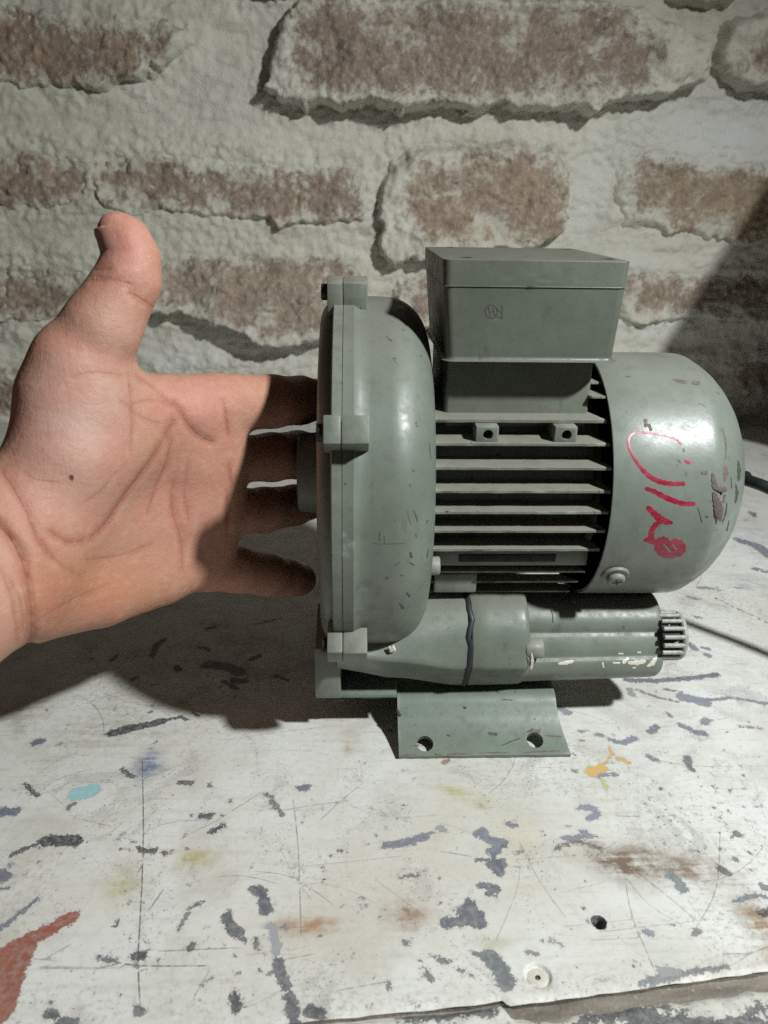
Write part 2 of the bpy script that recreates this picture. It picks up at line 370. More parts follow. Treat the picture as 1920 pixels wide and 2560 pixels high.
DK = (52, 52, 66); BG = (112, 117, 138); GB = (92, 96, 110); GG = (100, 108, 112)
chips = [  # (points in photo pixels, half width px, colour)
 ([(280, 1833), (340, 1818), (405, 1803)], 13, DK), ([(405, 1800), (455, 1792), (470, 1800)], 5, DK), ([(480, 1780), (495, 1790)], 4, DK),
 ([(88, 1857), (103, 1852)], 10, (92, 98, 118)), ([(62, 1958), (76, 1975), (96, 1992)], 5, (60, 56, 54)),
 ([(195, 1985), (228, 1975)], 20, (146, 192, 198)), ([(5, 2030), (38, 2028)], 13, (92, 102, 128)), ([(170, 2020), (188, 2008)], 6, (105, 108, 125)),
 ([(115, 2103), (150, 2100), (188, 2102)], 17, DK), ([(115, 2103), (72, 2117), (30, 2138)], 5, (70, 70, 85)),
 ([(305, 1922), (335, 1945)], 5, (66, 66, 76)), ([(668, 1985), (685, 2010), (706, 2038)], 7, (118, 112, 106)),
 ([(752, 1970), (768, 1968)], 10, (105, 100, 125)), ([(503, 2040), (525, 2038)], 7, (62, 64, 84)), ([(530, 2080), (538, 2076)], 9, (62, 64, 84)), ([(548, 2067), (556, 2066)], 7, (62, 64, 84)),
 ([(345, 2120), (362, 2125)], 5, (70, 66, 66)), ([(375, 2128), (388, 2124)], 6, (70, 66, 66)), ([(405, 2130), (415, 2136)], 4, (88, 66, 62)), ([(452, 1955), (475, 1957)], 8, (88, 84, 84)), ([(520, 1958), (524, 1966)], 5, (105, 100, 100)),
 ([(632, 2222), (655, 2228), (664, 2275)], 13, (84, 88, 106)), ([(676, 2315), (684, 2330), (690, 2375)], 10, (150, 154, 164)), ([(695, 2405), (702, 2440), (716, 2465)], 12, (88, 92, 106)), ([(722, 2490), (732, 2520), (738, 2565)], 14, (84, 86, 98)),
 ([(568, 2290), (576, 2322), (596, 2332)], 15, (84, 92, 100)), ([(600, 2340), (612, 2352)], 6, (84, 92, 100)), ([(640, 2345), (643, 2375)], 6, (90, 92, 98)), ([(472, 2375), (482, 2358)], 6, (70, 70, 74)), ([(288, 2315), (294, 2302)], 4, (95, 95, 98)), ([(443, 2325), (462, 2300), (478, 2268)], 3.5, (112, 112, 112)), ([(490, 2262), (508, 2255)], 5, (98, 98, 100)),
 ([(178, 2292), (130, 2322), (60, 2352), (-10, 2395)], 17, (142, 72, 56)), ([(60, 2362), (45, 2400), (28, 2450), (-5, 2530)], 30, (140, 74, 58)), ([(0, 2400), (0, 2520)], 34, (146, 84, 66)),
 ([(92, 2248), (42, 2290), (-5, 2326)], 6, (98, 114, 136)), ([(-5, 2185), (14, 2190)], 15, (104, 102, 128)), ([(0, 2222), (22, 2220)], 4, (100, 104, 124)),
 ([(335, 2392), (358, 2388)], 11, (62, 62, 66)), ([(248, 2394), (285, 2400)], 8, (92, 104, 116)), ([(585, 2490), (592, 2518)], 13, (72, 74, 82)), ([(775, 2528), (800, 2532)], 15, (72, 74, 82)), ([(342, 2520), (350, 2530)], 9, (98, 100, 106)), ([(120, 2536), (140, 2540)], 10, (80, 84, 92)), ([(155, 2555), (180, 2558)], 14, (88, 96, 110)),
 ([(962, 2112), (1010, 2108), (1062, 2092)], 12, BG), ([(1070, 2085), (1082, 2080)], 4, BG), ([(1098, 2070), (1112, 2075)], 9, (150, 150, 150)),
 ([(1192, 2084), (1210, 2078)], 9, BG), ([(1205, 2088), (1228, 2102), (1258, 2106)], 11, BG), ([(1222, 2127), (1248, 2123)], 8, BG), ([(1190, 2150), (1232, 2152)], 5, GB), ([(1232, 2162), (1250, 2160), (1245, 2178)], 15, GB), ([(1205, 2215), (1240, 2222)], 12, GB), ([(1215, 2235), (1232, 2240)], 8, GB), ([(1175, 2262), (1160, 2285), (1195, 2290)], 16, GB), ([(1112, 2308), (1150, 2302), (1205, 2312)], 12, GB), ([(1170, 2245), (1168, 2255)], 5, GB), ([(1204, 2336), (1216, 2344)], 5, GB), ([(1230, 2140), (1262, 2112)], 6, GB), ([(1272, 2062), (1290, 2064)], 6, BG), ([(1285, 2133), (1310, 2130)], 4, (128, 122, 116)), ([(1006, 2192), (1048, 2186)], 3.5, (112, 110, 108)),
 ([(1455, 2018), (1482, 2022), (1494, 2036), (1474, 2046)], 9, (124, 130, 156)), ([(1408, 2096), (1440, 2094), (1475, 2090)], 8, (120, 124, 146)), ([(1450, 2080), (1464, 2080)], 6, (120, 124, 146)),
 ([(1392, 2122), (1425, 2106), (1450, 2104), (1500, 2122)], 6, (118, 98, 84)),
 ([(1678, 2190), (1695, 2205), (1708, 2225)], 13, (116, 126, 132)), ([(1800, 2172), (1818, 2182)], 8, (92, 88, 88)), ([(1838, 2145), (1842, 2152)], 5, (100, 100, 110)), ([(1840, 2255), (1870, 2242), (1910, 2240)], 6, (104, 114, 130)), ([(1905, 2215), (1925, 2222)], 9, (104, 114, 122)), ([(1900, 2285), (1925, 2280)], 9, (70, 64, 60)), ([(1836, 2085), (1850, 2088)], 5, (95, 92, 92)),
 ([(1478, 1932), (1505, 1920)], 14, (206, 166, 84)), ([(1505, 1915), (1530, 1885), (1523, 1867)], 3.5, (206, 160, 74)), ([(1546, 1896), (1572, 1908)], 5, (206, 160, 74)), ([(1506, 1950), (1520, 1972)], 4, (190, 190, 90)), ([(1496, 1938), (1538, 1936)], 7, (124, 128, 150)),
 ([(1526, 1850), (1556, 1858), (1588, 1846)], 8, (120, 126, 150)), ([(1626, 1828), (1640, 1818)], 9, (108, 114, 134)), ([(1700, 1812), (1722, 1822)], 9, (116, 124, 136)), ([(1735, 1830), (1760, 1834)], 8, (110, 114, 134)), ([(1450, 1828), (1466, 1826)], 6, (128, 130, 142)), ([(1490, 1836), (1506, 1838)], 5, (128, 130, 138)), ([(1620, 1890), (1638, 1900)], 8, (124, 128, 142)), ([(1718, 1895), (1722, 1915), (1732, 1925)], 7, (104, 106, 116)), ([(1850, 1815), (1900, 1822)], 4, (126, 128, 138)), ([(1760, 1806), (1768, 1800)], 10, (128, 130, 142)), ([(1668, 1782), (1676, 1790)], 6, (122, 120, 122)),
 ([(1566, 1700), (1640, 1702), (1720, 1696), (1792, 1686)], 8, (98, 102, 124)), ([(1660, 1722), (1700, 1730)], 5, (104, 108, 130)), ([(1705, 1742), (1730, 1748), (1760, 1756)], 15, (126, 130, 150)), ([(1740, 1752), (1830, 1744), (1925, 1760)], 5, (120, 124, 142)), ([(1572, 1724), (1580, 1736)], 8, (138, 138, 146)), ([(1394, 1768), (1420, 1782)], 9, (130, 136, 160)), ([(1585, 1722), (1640, 1742), (1700, 1756)], 2.5, (112, 110, 108)),
 ([(1845, 1350), (1895, 1365), (1925, 1390)], 14, (112, 114, 132)), ([(1850, 1305), (1885, 1290), (1902, 1280)], 4, (92, 88, 86)), ([(1868, 1275), (1885, 1298)], 4, (92, 88, 86)), ([(1742, 1468), (1800, 1474)], 7, (128, 130, 144)), ([(1722, 1492), (1745, 1498)], 7, (120, 122, 130)), ([(1790, 1496), (1840, 1520), (1925, 1560)], 3, (110, 110, 116)), ([(1760, 1620), (1770, 1622)], 6, (120, 122, 130)), ([(1735, 1540), (1750, 1545)], 4, (120, 120, 126)), ([(1722, 1610), (1736, 1622)], 8, (112, 118, 140)), ([(1765, 1636), (1775, 1640)], 7, (124, 128, 144)), ([(1800, 1465), (1890, 1475)], 2.5, (120, 118, 116)), ([(1880, 1420), (1925, 1432)], 9, (112, 116, 134)),
 ([(1186, 2384), (1205, 2388)], 7, GG), ([(1222, 2392), (1248, 2420), (1268, 2456)], 20, GG), ([(1060, 2425), (1078, 2450)], 7, (110, 104, 98)), ([(1098, 2398), (1112, 2404)], 8, (108, 106, 112)), ([(1075, 2388), (1122, 2402)], 2.5, (112, 110, 112)), ([(1142, 2420), (1182, 2442)], 3, (110, 108, 108)), ([(1008, 2352), (1018, 2358)], 7, (108, 108, 112)), ([(1320, 2380), (1340, 2385)], 5, (130, 126, 122)), ([(968, 2460), (972, 2468)], 8, (120, 118, 116)),
 ([(1372, 2352), (1390, 2358), (1402, 2364)], 4, (150, 146, 138)), ([(1612, 2330), (1626, 2336)], 8, (126, 128, 152)), ([(1655, 2432), (1690, 2430)], 13, (140, 144, 148)), ([(1735, 2335), (1745, 2330)], 7, (120, 116, 112)), ([(1600, 2458), (1690, 2440), (1760, 2425), (1815, 2418)], 8, (108, 112, 116)),
 ([(440, 1668), (446, 1674)], 8, (74, 64, 54)), ([(520, 1662), (570, 1668), (600, 1680)], 15, (84, 72, 58)), ([(588, 1700), (610, 1704)], 11, (78, 66, 54)), ([(560, 1705), (590, 1722)], 7, (80, 70, 58)), ([(625, 1650), (650, 1640)], 6, (84, 72, 60)), ([(380, 1640), (392, 1612), (410, 1600)], 7, (88, 76, 62)), ([(500, 1618), (525, 1625)], 5, (88, 76, 62)), ([(640, 1560), (700, 1545)], 4, (90, 80, 66)), ([(330, 1700), (345, 1692)], 5, (80, 72, 62)), ([(515, 1572), (540, 1568)], 6, (84, 74, 62)), ([(280, 1650), (290, 1640)], 6, (88, 78, 64)), ([(690, 1690), (720, 1700)], 5, (84, 74, 62)),
 ([(1110, 1905), (1120, 1902)], 6, (150, 112, 92)), ([(1430, 1925), (1440, 1930)], 4, (120, 118, 118)),
]
stains = [  # centre px, radii px, angle, colour, strength
 (372, 1912, 34, 44, 0, (112, 122, 146), 0.95), (480, 2150, 62, 26, 0, (168, 156, 100), 0.75), (310, 2212, 42, 42, 0, (176, 166, 118), 0.62), (770, 2316, 84, 24, 0, (160, 130, 104), 0.95),
 (1015, 2286, 56, 36, 0, (146, 120, 102), 0.95), (1560, 2158, 84, 36, 10, (112, 94, 80), 1.25), (1670, 2165, 140, 32, 12, (134, 116, 102), 1.1), (1480, 2112, 60, 14, 18, (106, 88, 76), 1.1), (1610, 2130, 90, 18, 14, (140, 122, 106), 0.8), (1150, 1985, 62, 14, 28, (172, 166, 118), 0.9), (1195, 2012, 26, 10, 28, (150, 145, 105), 0.8),
 (1905, 2315, 50, 70, 0, (146, 124, 102), 1.0), (230, 1830, 120, 60, -15, (150, 140, 126), 0.45), (60, 1780, 60, 40, 0, (140, 128, 112), 0.5), (1650, 2395, 90, 50, -30, (176, 178, 170), 0.4), (880, 1830, 50, 18, 60, (170, 150, 120), 0.4), (870, 1870, 16, 22, 0, (160, 140, 112), 0.5),
 (1300, 2090, 60, 40, 0, (196, 186, 160), 0.5), (1230, 2360, 50, 20, 0, (170, 166, 140), 0.5), (1880, 1330, 90, 60, 20, (150, 150, 158), 0.45), (1850, 1450, 60, 20, 10, (150, 150, 158), 0.4), (420, 1760, 70, 30, 10, (160, 152, 140), 0.5), (1100, 2300, 60, 20, 0, (190, 184, 170), 0.3), (620, 1680, 60, 30, 0, (120, 100, 80), 0.5), (600, 1610, 50, 20, 20, (110, 92, 72), 0.6), (520, 1560, 40, 14, 20, (110, 92, 72), 0.5),
]
scratches = [  # points px, half width px, strength
 ([(355, 1900), (358, 2040), (356, 2170), (350, 2300), (345, 2400), (350, 2520)], 2.4, 0.95), ([(262, 2398), (345, 2414), (510, 2414)], 2.6, 0.9), ([(100, 2420), (345, 2420)], 1.8, 0.5), ([(400, 2378), (590, 2369)], 1.6, 0.6),
 ([(375, 2272), (405, 2228)], 2, 0.7), ([(732, 2000), (745, 2120), (752, 2330)], 1.8, 0.5), ([(800, 2050), (860, 1995), (905, 1960)], 1.6, 0.45), ([(640, 2178), (720, 2190), (790, 2230), (830, 2260)], 1.8, 0.5), ([(700, 2400), (780, 2385)], 2, 0.5), ([(480, 2500), (520, 2430)], 1.6, 0.45),
 ([(1560, 2190), (1580, 2290), (1625, 2400), (1640, 2440)], 3, 0.5), ([(1565, 2195), (1620, 2260), (1700, 2310)], 2, 0.35), ([(1740, 2320), (1790, 2220), (1800, 2080)], 2, 0.45), ([(1102, 2128), (1180, 2142)], 2.5, 0.5), ([(1200, 1780), (1210, 1778)], 1, 0.2), ([(1545, 2040), (1592, 2041)], 2, 0.7),
 ([(1240, 2350), (1290, 2230), (1300, 2160)], 1.8, 0.3), ([(1500, 2330), (1760, 2300)], 1.8, 0.3), ([(1290, 2150), (1420, 2140)], 2, 0.3), ([(845, 2475), (960, 2455)], 2, 0.5), ([(720, 2170), (1000, 2140)], 1.6, 0.3), ([(1480, 2350), (1600, 2345)], 2, 0.3), ([(940, 2200), (1060, 2290)], 1.5, 0.3),
 ([(560, 1850), (700, 1830), (830, 1815)], 1.6, 0.35), ([(530, 1600), (600, 1640), (680, 1660)], 3, 0.5), ([(380, 1640), (440, 1610)], 3, 0.5), ([(1500, 1500), (1640, 1494)], 2, 0.3), ([(1640, 1810), (1740, 1790)], 1.5, 0.3), ([(1380, 1845), (1460, 1825)], 1.5, 0.3),
]
def px_len(px, py):   # model units per photo pixel on the bench top
    a = at(px, py, z=0); b = at(px+1, py, z=0); return np.linalg.norm(b-a)
HOLE = at(1497, 2305, z=0)[:2]; SCREW = at(1345, 2440, z=0)[:2]
_fe = [at(*q, z=0) for q in ((0, 2628), (943, 2534), (1180, 2512), (1258, 2498), (1272, 2514), (1500, 2484), (1920, 2426))]
_fe = [(p[0], p[1]) for p in _fe]; _fe = [(-420, _fe[0][1]-34.0)]+_fe+[(420, _fe[-1][1]+30)]
def front_edge(x): return np.interp(x, [p[0] for p in _fe], [p[1] for p in _fe])
def bench_axis(fine0, fine1, step, lo, hi, extra=()):
    a = list(np.arange(fine0, fine1+step*0.5, step)); g = step; v = fine1
    while v < hi: g = min(g*1.05, 9); v += g; a.append(min(v, hi))
    g = step; v = fine0
    while v > lo: g = min(g*1.06, 12); v -= g; a.append(max(v, lo))
    for c, r in extra: a += list(np.arange(c-r, c+r, 0.35))
    return np.unique(np.round(a, 3))
def paint_bench(o, P):
    X, Y = P[:, 0], P[:, 1]; n = len(X)
    d = np.full(n, -50.0); col = np.zeros((n, 3))
    def seg_d(pts):
        q = np.array([at(px, py, z=0)[:2] for px, py in pts]); best = np.full(n, 1e9)
        for i in range(len(q)-1):
            e = q[i+1]-q[i]; t = np.clip(((X-q[i, 0])*e[0]+(Y-q[i, 1])*e[1])/(e@e+1e-9), 0, 1)
            best = np.minimum(best, np.hypot(X-q[i, 0]-t*e[0], Y-q[i, 1]-t*e[1]))
        return best
    def apply(dd, c):
        nonlocal d
        m = dd > d; d = np.where(m, dd, d); col[m] = lin(*c)[:3]
    for pts, wd, c in chips:
        m = pts[len(pts)//2]; gy_ = sum(c)/3; c = tuple(q*0.72+gy_*0.28-3 for q in c) if max(c)-min(c) < 40 else c; apply(wd*px_len(*m)*1.12 - seg_d(pts), c)
    r2 = np.random.default_rng(5)
    for i in range(560):                       # small flakes scattered over the top
        px = r2.uniform(-60, 1980); py = 1500+1060*r2.random()**0.75
        if i > 430: px, py = r2.normal(1790, 90), r2.normal(2010, 60)
        elif i > 360: px, py = r2.normal(300, 120), r2.normal(1700, 60)
        a = at(px, py, z=0)[:2]; r = r2.uniform(0.10, 0.40)*(2.6 if r2.random() < 0.06 else 1)
        if i > 430: r *= 0.75
        e = r2.uniform(0, math.pi); el = r2.uniform(1, 2.0)
        near = np.where((abs(X-a[0]) < 9) & (abs(Y-a[1]) < 9))[0]
        if len(near) == 0: continue
        u = (X[near]-a[0])*math.cos(e)+(Y[near]-a[1])*math.sin(e); v = -(X[near]-a[0])*math.sin(e)+(Y[near]-a[1])*math.cos(e)
        dd = r-np.hypot(u/el, v); s = near[dd > d[near]]
        g = r2.uniform(66, 150); c = lin(g, g*0.985, g*(1.0 if r2.random() < .5 else 1.14))[:3]
        d[near] = np.maximum(d[near], dd); col[s] = c
    hd = 2.75-np.hypot(X-HOLE[0], Y-HOLE[1]); m = hd > 0; d[m] = 9; col[m] = (0.012, 0.010, 0.008)  # hole in near-black: dark wood, with the shade of its depth painted in
    st = np.zeros(n); scol = np.zeros((n, 3)); wsum = np.zeros(n)+1e-6
    for px, py, rx, ry, an, c, k in stains:
        a = at(px, py, z=0)[:2]; s = px_len(px, py); ca, sa = math.cos(math.radians(-an)), math.sin(math.radians(-an))
        u = (X-a[0])*ca+(Y-a[1])*sa; v = -(X-a[0])*sa+(Y-a[1])*ca
        wob = 1+0.35*fbm(X/9, Y/9, 3, 40)
        q = np.exp(-1.1*((u/(rx*s))**2+(v/(ry*s*1.35))**2)*wob)*k
        st = np.maximum(st, q); wsum += q; scol += q[:, None]*np.array(lin(*c)[:3])
    scol /= wsum[:, None]
    sk = np.zeros(n); sdist = np.full(n, 9.0); bestd = np.full(n, 9.0)
    def score(q, k2):
        nonlocal sk, sdist, bestd
        for i in range(len(q)-1):
            e = q[i+1]-q[i]; L = np.linalg.norm(e)+1e-9; mid = (q[i]+q[i+1])/2
            near = np.where((np.abs(X-mid[0]) < L/2+4) & (np.abs(Y-mid[1]) < L/2+4))[0]
            if len(near) == 0: continue
            rx = X[near]-q[i, 0]; ry = Y[near]-q[i, 1]; t = (rx*e[0]+ry*e[1])/L; sg = (rx*e[1]-ry*e[0])/L
            over = np.maximum(np.maximum(-t, t-L), 0); a = np.hypot(sg, over)
            m = a < bestd[near]; ii = near[m]
            first = 1.0 if i > 0 else 0.0; last = 1.0 if i < len(q)-2 else 0.0
            fade = np.clip(1-over[m]/1.2, 0, 1)*np.where(t[m] < 0, np.maximum(first, 0.0)+(1-first)*np.clip(1+t[m], 0, 1), 1)
            bestd[ii] = a[m]; sdist[ii] = sg[m]; sk[ii] = k2*sstep(2.4, 1.5, np.abs(sg[m]))*fade
    for pts, wd, k2 in scratches:
        q = np.array(spline([np.append(at(px, py, z=0)[:2], 0) for px, py in pts], 4))[:, :2]; score(q, min(1, k2*1.1))
    for i in range(170):
        a = np.array([r2.uniform(-190, 260), r2.uniform(-180, 140)]); an = r2.normal(0.22, 0.45) if r2.random() < .7 else r2.uniform(0, 3.14)
        L = r2.uniform(4, 36); cv = r2.normal(0, 0.012); tt = np.linspace(0, L, 5)
        q = np.stack([a[0]+tt*math.cos(an)-cv*tt**2*math.sin(an), a[1]+tt*math.sin(an)+cv*tt**2*math.cos(an)], -1); score(q, r2.uniform(0.15, 0.55))
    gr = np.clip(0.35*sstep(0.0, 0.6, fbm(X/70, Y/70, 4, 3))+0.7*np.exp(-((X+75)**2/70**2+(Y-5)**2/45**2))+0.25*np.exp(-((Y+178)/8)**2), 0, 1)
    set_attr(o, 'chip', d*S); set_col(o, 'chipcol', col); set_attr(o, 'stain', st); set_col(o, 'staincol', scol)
    set_attr(o, 'scratch', sk); set_attr(o, 'scrdist', sdist*S); set_attr(o, 'grime', gr)

M['bench'] = m_bench()
def m_wood(name, col):
    t = NT(name); g = t.noise(60, 5, 0.65, stretch=(0.25, 2, 2)); f = t.noise(500, 4, 0.6)
    c = t.mix(t.ramp(g, 0.3, 0.7), col, tuple(q*0.5 for q in col[:3])+(1,))
    c = t.mix(t.ramp(f, 0.6, 0.75, 0, 0.6), c, (0.45, 0.42, 0.37, 1))
    return t.fin(c, 0.75, t.bump(t.math('ADD', g, f), 0.6, 0.001))
M['rawwood'] = m_wood('raw_brown_wood', (0.26, 0.225, 0.185, 1))
bench = thing('workbench', (60, 150, 0), 'workbench top in chipped and stained white paint under the blower', 'workbench')
bx = bench_axis(-185, 225, 1.15, -420, 720, ((HOLE[0], 4), (SCREW[0], 6)))
by = bench_axis(-182, 40, 1.15, -182, 499, ((HOLE[1], 4), (SCREW[1], 6)))
X, Y = np.meshgrid(bx, by)
fe = front_edge(X); k = np.clip((-130-Y)/(52.0), 0, 1); Y = Y + k*(fe+182)
Z = 0.25*fbm(X/60, Y/60, 3, 8) - 0.9*np.exp(-((Y-fe)/1.1)**2)*(0.7+0.6*fbm(X/6, Y/6, 2, 4))
Z = np.where(Y > -130, np.minimum(Z, 0.2), Z)
Z *= sstep(-66, -120, Y)*0.9+0.1
hr = np.hypot(X-HOLE[0], (Y-HOLE[1])); Z = Z - 14*sstep(2.42, 2.15, hr)
hr = np.hypot(X-SCREW[0], Y-SCREW[1]); Z = Z - 1.1*sstep(4.8, 3.4, hr)*(1+0.25*fbm(X/2, Y/2, 2, 6))
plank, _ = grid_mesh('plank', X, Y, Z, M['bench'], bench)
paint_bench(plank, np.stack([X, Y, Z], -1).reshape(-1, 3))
# front side of the top board: bare brown wood
xs = np.linspace(-420, 420, 420)
Xe, He = np.meshgrid(xs, np.linspace(0, 1, 8))
Ye = front_edge(Xe)+0.05+0.5*fbm(Xe/5, He*3, 3, 2)*He-0.5*He; Ze = -0.95-16*He
edge, _ = grid_mesh('plank_edge', Xe, Ye, Ze, M['rawwood'], plank, flip=True)
edge['label'] = 'bare brown sawn edge of the white board'
# the screw sunk in the board
def disc_z(name, c, prof, mat, parent, seg=28, slot=None):
    V = []; Fc = []
    for r, z in prof:
        for q in range(seg):
            a = 2*math.pi*q/seg; V.append((c[0]+r*math.cos(a), c[1]+r*math.sin(a), z))
    for i in range(len(prof)-1):
        for q in range(seg):
            p = (q+1) % seg; Fc.append((i*seg+q, i*seg+p, (i+1)*seg+p, (i+1)*seg+q))
    Fc.append(tuple(range(seg))); return mesh(name, V, Fc, mat, parent)
so = disc_z('screw_head', SCREW, [(0.55, -1.75), (0.75, -0.95), (1.0, -0.72), (2.6, -0.62), (3.3, -0.85), (3.5, -1.6)], M['whitepaint'], bench)
disc_z('screw_recess', SCREW, [(0.05, -1.2), (0.8, -0.6)], M['dark'], so, 12)
# second board in front, a little lower
bx2 = bench_axis(-130, 160, 1.3, -420, 420); by2 = np.concatenate([np.linspace(0, 1, 3)*0.8, np.arange(2, 40, 1.3), np.arange(42, 130, 8)])
X2, V2 = np.meshgrid(bx2, by2)
gap = np.interp(X2, [-400, 20, 46, 49, 60, 135, 400], [0.3, 0.5, 0.9, 3.4, 4.6, 4.4, 5])*(1+0.3*fbm(X2/7, V2*0, 3, 21))
Y2 = front_edge(X2)-gap-V2; Z2 = np.interp(X2, [-100, 40, 60, 140], [-0.3, -0.4, -0.8, -1.0])-1.6*np.exp(-(V2/1.4)**2)+0.35*fbm(X2/9, Y2/9, 3, 30)
front, _ = grid_mesh('plank', X2, Y2, Z2, M['bench'], bench, flip=True)
P2 = np.stack([X2, Y2, Z2], -1).reshape(-1, 3)
paint_bench(front, P2)
dd = 4.5*fbm(P2[:, 0]/20, P2[:, 1]/9, 4, 77)-0.9+2.6*sstep(50, 80, P2[:, 0])*sstep(4, 9, V2.reshape(-1)); cc = np.tile(np.array(lin(74, 76, 78)[:3]), (len(P2), 1))
front.data.attributes['chip'].data.foreach_set('value', (dd*S).astype(np.float32))
c4 = np.ones((len(P2), 4), np.float32); c4[:, :3] = cc; front.data.attributes['chipcol'].data.foreach_set('color', c4.ravel())
front['label'] = 'front board of the bench, dark where the paint is gone'
bx3, v3 = np.meshgrid(np.linspace(-420, 420, 500), np.linspace(-1.5, 9, 8))
grid_mesh('joint_filler', bx3, front_edge(bx3)-v3, -2.3+0.7*fbm(bx3/8, v3/2, 3, 55), M['rawwood'], bench, flip=True)
rbox('plank_bed', -420, 420, -330, -120, -40, -16, M['rawwood'], bench, 0.5)

# ================================================================== BRICK WALL
WY = 503.0
def m_wall(name, brick):
    t = NT(name)
    core = t.attr('core').outputs['Fac'] if brick else None
    lime = t.attr('lime').outputs['Fac']
    n1 = t.noise(7, 5, 0.6); n2 = t.noise(45, 6, 0.7); n3 = t.noise(170, 6, 0.75); n4 = t.noise(600, 4, 0.7)
    c = t.mix(t.ramp(n1, 0.3, 0.7), (0.60, 0.575, 0.49, 1), (0.68, 0.66, 0.59, 1))
    c = t.mix(t.ramp(n2, 0.48, 0.75, 0, 0.75), c, (0.46, 0.44, 0.365, 1))
    c = t.mix(t.ramp(n3, 0.6, 0.75, 0, 0.45), c, (0.31, 0.29, 0.24, 1))
    c = t.mix(t.ramp(t.noise(16, 6, 0.7), 0.55, 0.72, 0, 0.35), c, (0.42, 0.345, 0.275, 1))
    c = t.mix(t.math('MULTIPLY', lime, t.ramp(n2, 0.3, 0.65, 0.5, 1.0)), c, (0.72, 0.72, 0.71, 1))
    if brick:
        oc = t.n('ShaderNodeObjectInfo').outputs['Color']
        b = t.mix(t.ramp(n2, 0.35, 0.68), oc, t.mix(0.55, oc, (0.20, 0.165, 0.14, 1)))
        b = t.mix(t.ramp(n1, 0.45, 0.62, 0, 0.6), b, t.mix(0.5, oc, (0.30, 0.235, 0.19, 1)))
        gn = t.noise(190, 5, 0.72, stretch=(1.5, 1.0, 0.8)); g2 = t.noise(420, 3, 0.6, stretch=(1.4, 1.0, 0.8))
        b = t.mix(t.ramp(gn, 0.50, 0.64, 0, 0.8), b, (0.52, 0.43, 0.35, 1))
        b = t.mix(t.ramp(n3, 0.54, 0.66, 0, 0.75), b, (0.20, 0.145, 0.105, 1))
        b = t.mix(t.ramp(g2, 0.58, 0.68, 0, 0.55), b, (0.15, 0.105, 0.078, 1))
        b = t.mix(t.ramp(t.noise(95, 5, 0.75), 0.54, 0.68, 0, 0.6), b, (0.47, 0.42, 0.36, 1))
        e = t.math('ADD', core, t.math('ADD', t.math('MULTIPLY', t.math('SUBTRACT', n2, 0.5), 0.075), t.math('MULTIPLY', t.math('SUBTRACT', n3, 0.5), 0.045)))
        sme = t.math('SUBTRACT', 1.0, t.ramp(t.noise(24, 6, 0.75, dist=0.4), 0.52, 0.64, 0, 0.85))
        c = t.mix(t.math('MULTIPLY', t.ramp(e, -0.010, 0.010), sme), c, b)
    h = t.math('ADD', t.math('MULTIPLY', n3, 0.7), t.math('MULTIPLY', n4, 0.4))
    hm = t.math('MULTIPLY', h, t.ramp(t.noise(14, 4, 0.6), 0.38, 0.62, 0.35, 1.5))
    nb = t.bump(n2, 0.5, 0.006); nb = t.bump(hm, 0.6 if brick else 0.5, 0.0030, nb)
    return t.fin(c, 0.92, nb, **{'Specular IOR Level': 0.2})
M['mortar'] = m_wall('lime_mortar', False); M['brick'] = m_wall('smeared_brick', True)
wall = thing('brick_wall', (20, WY, 0), 'rough old wall of brown bricks with smeared grey lime mortar behind the blower', 'wall')
def wp(px, py): p = at(px, py, y=WY-8); return (p[0], p[2])
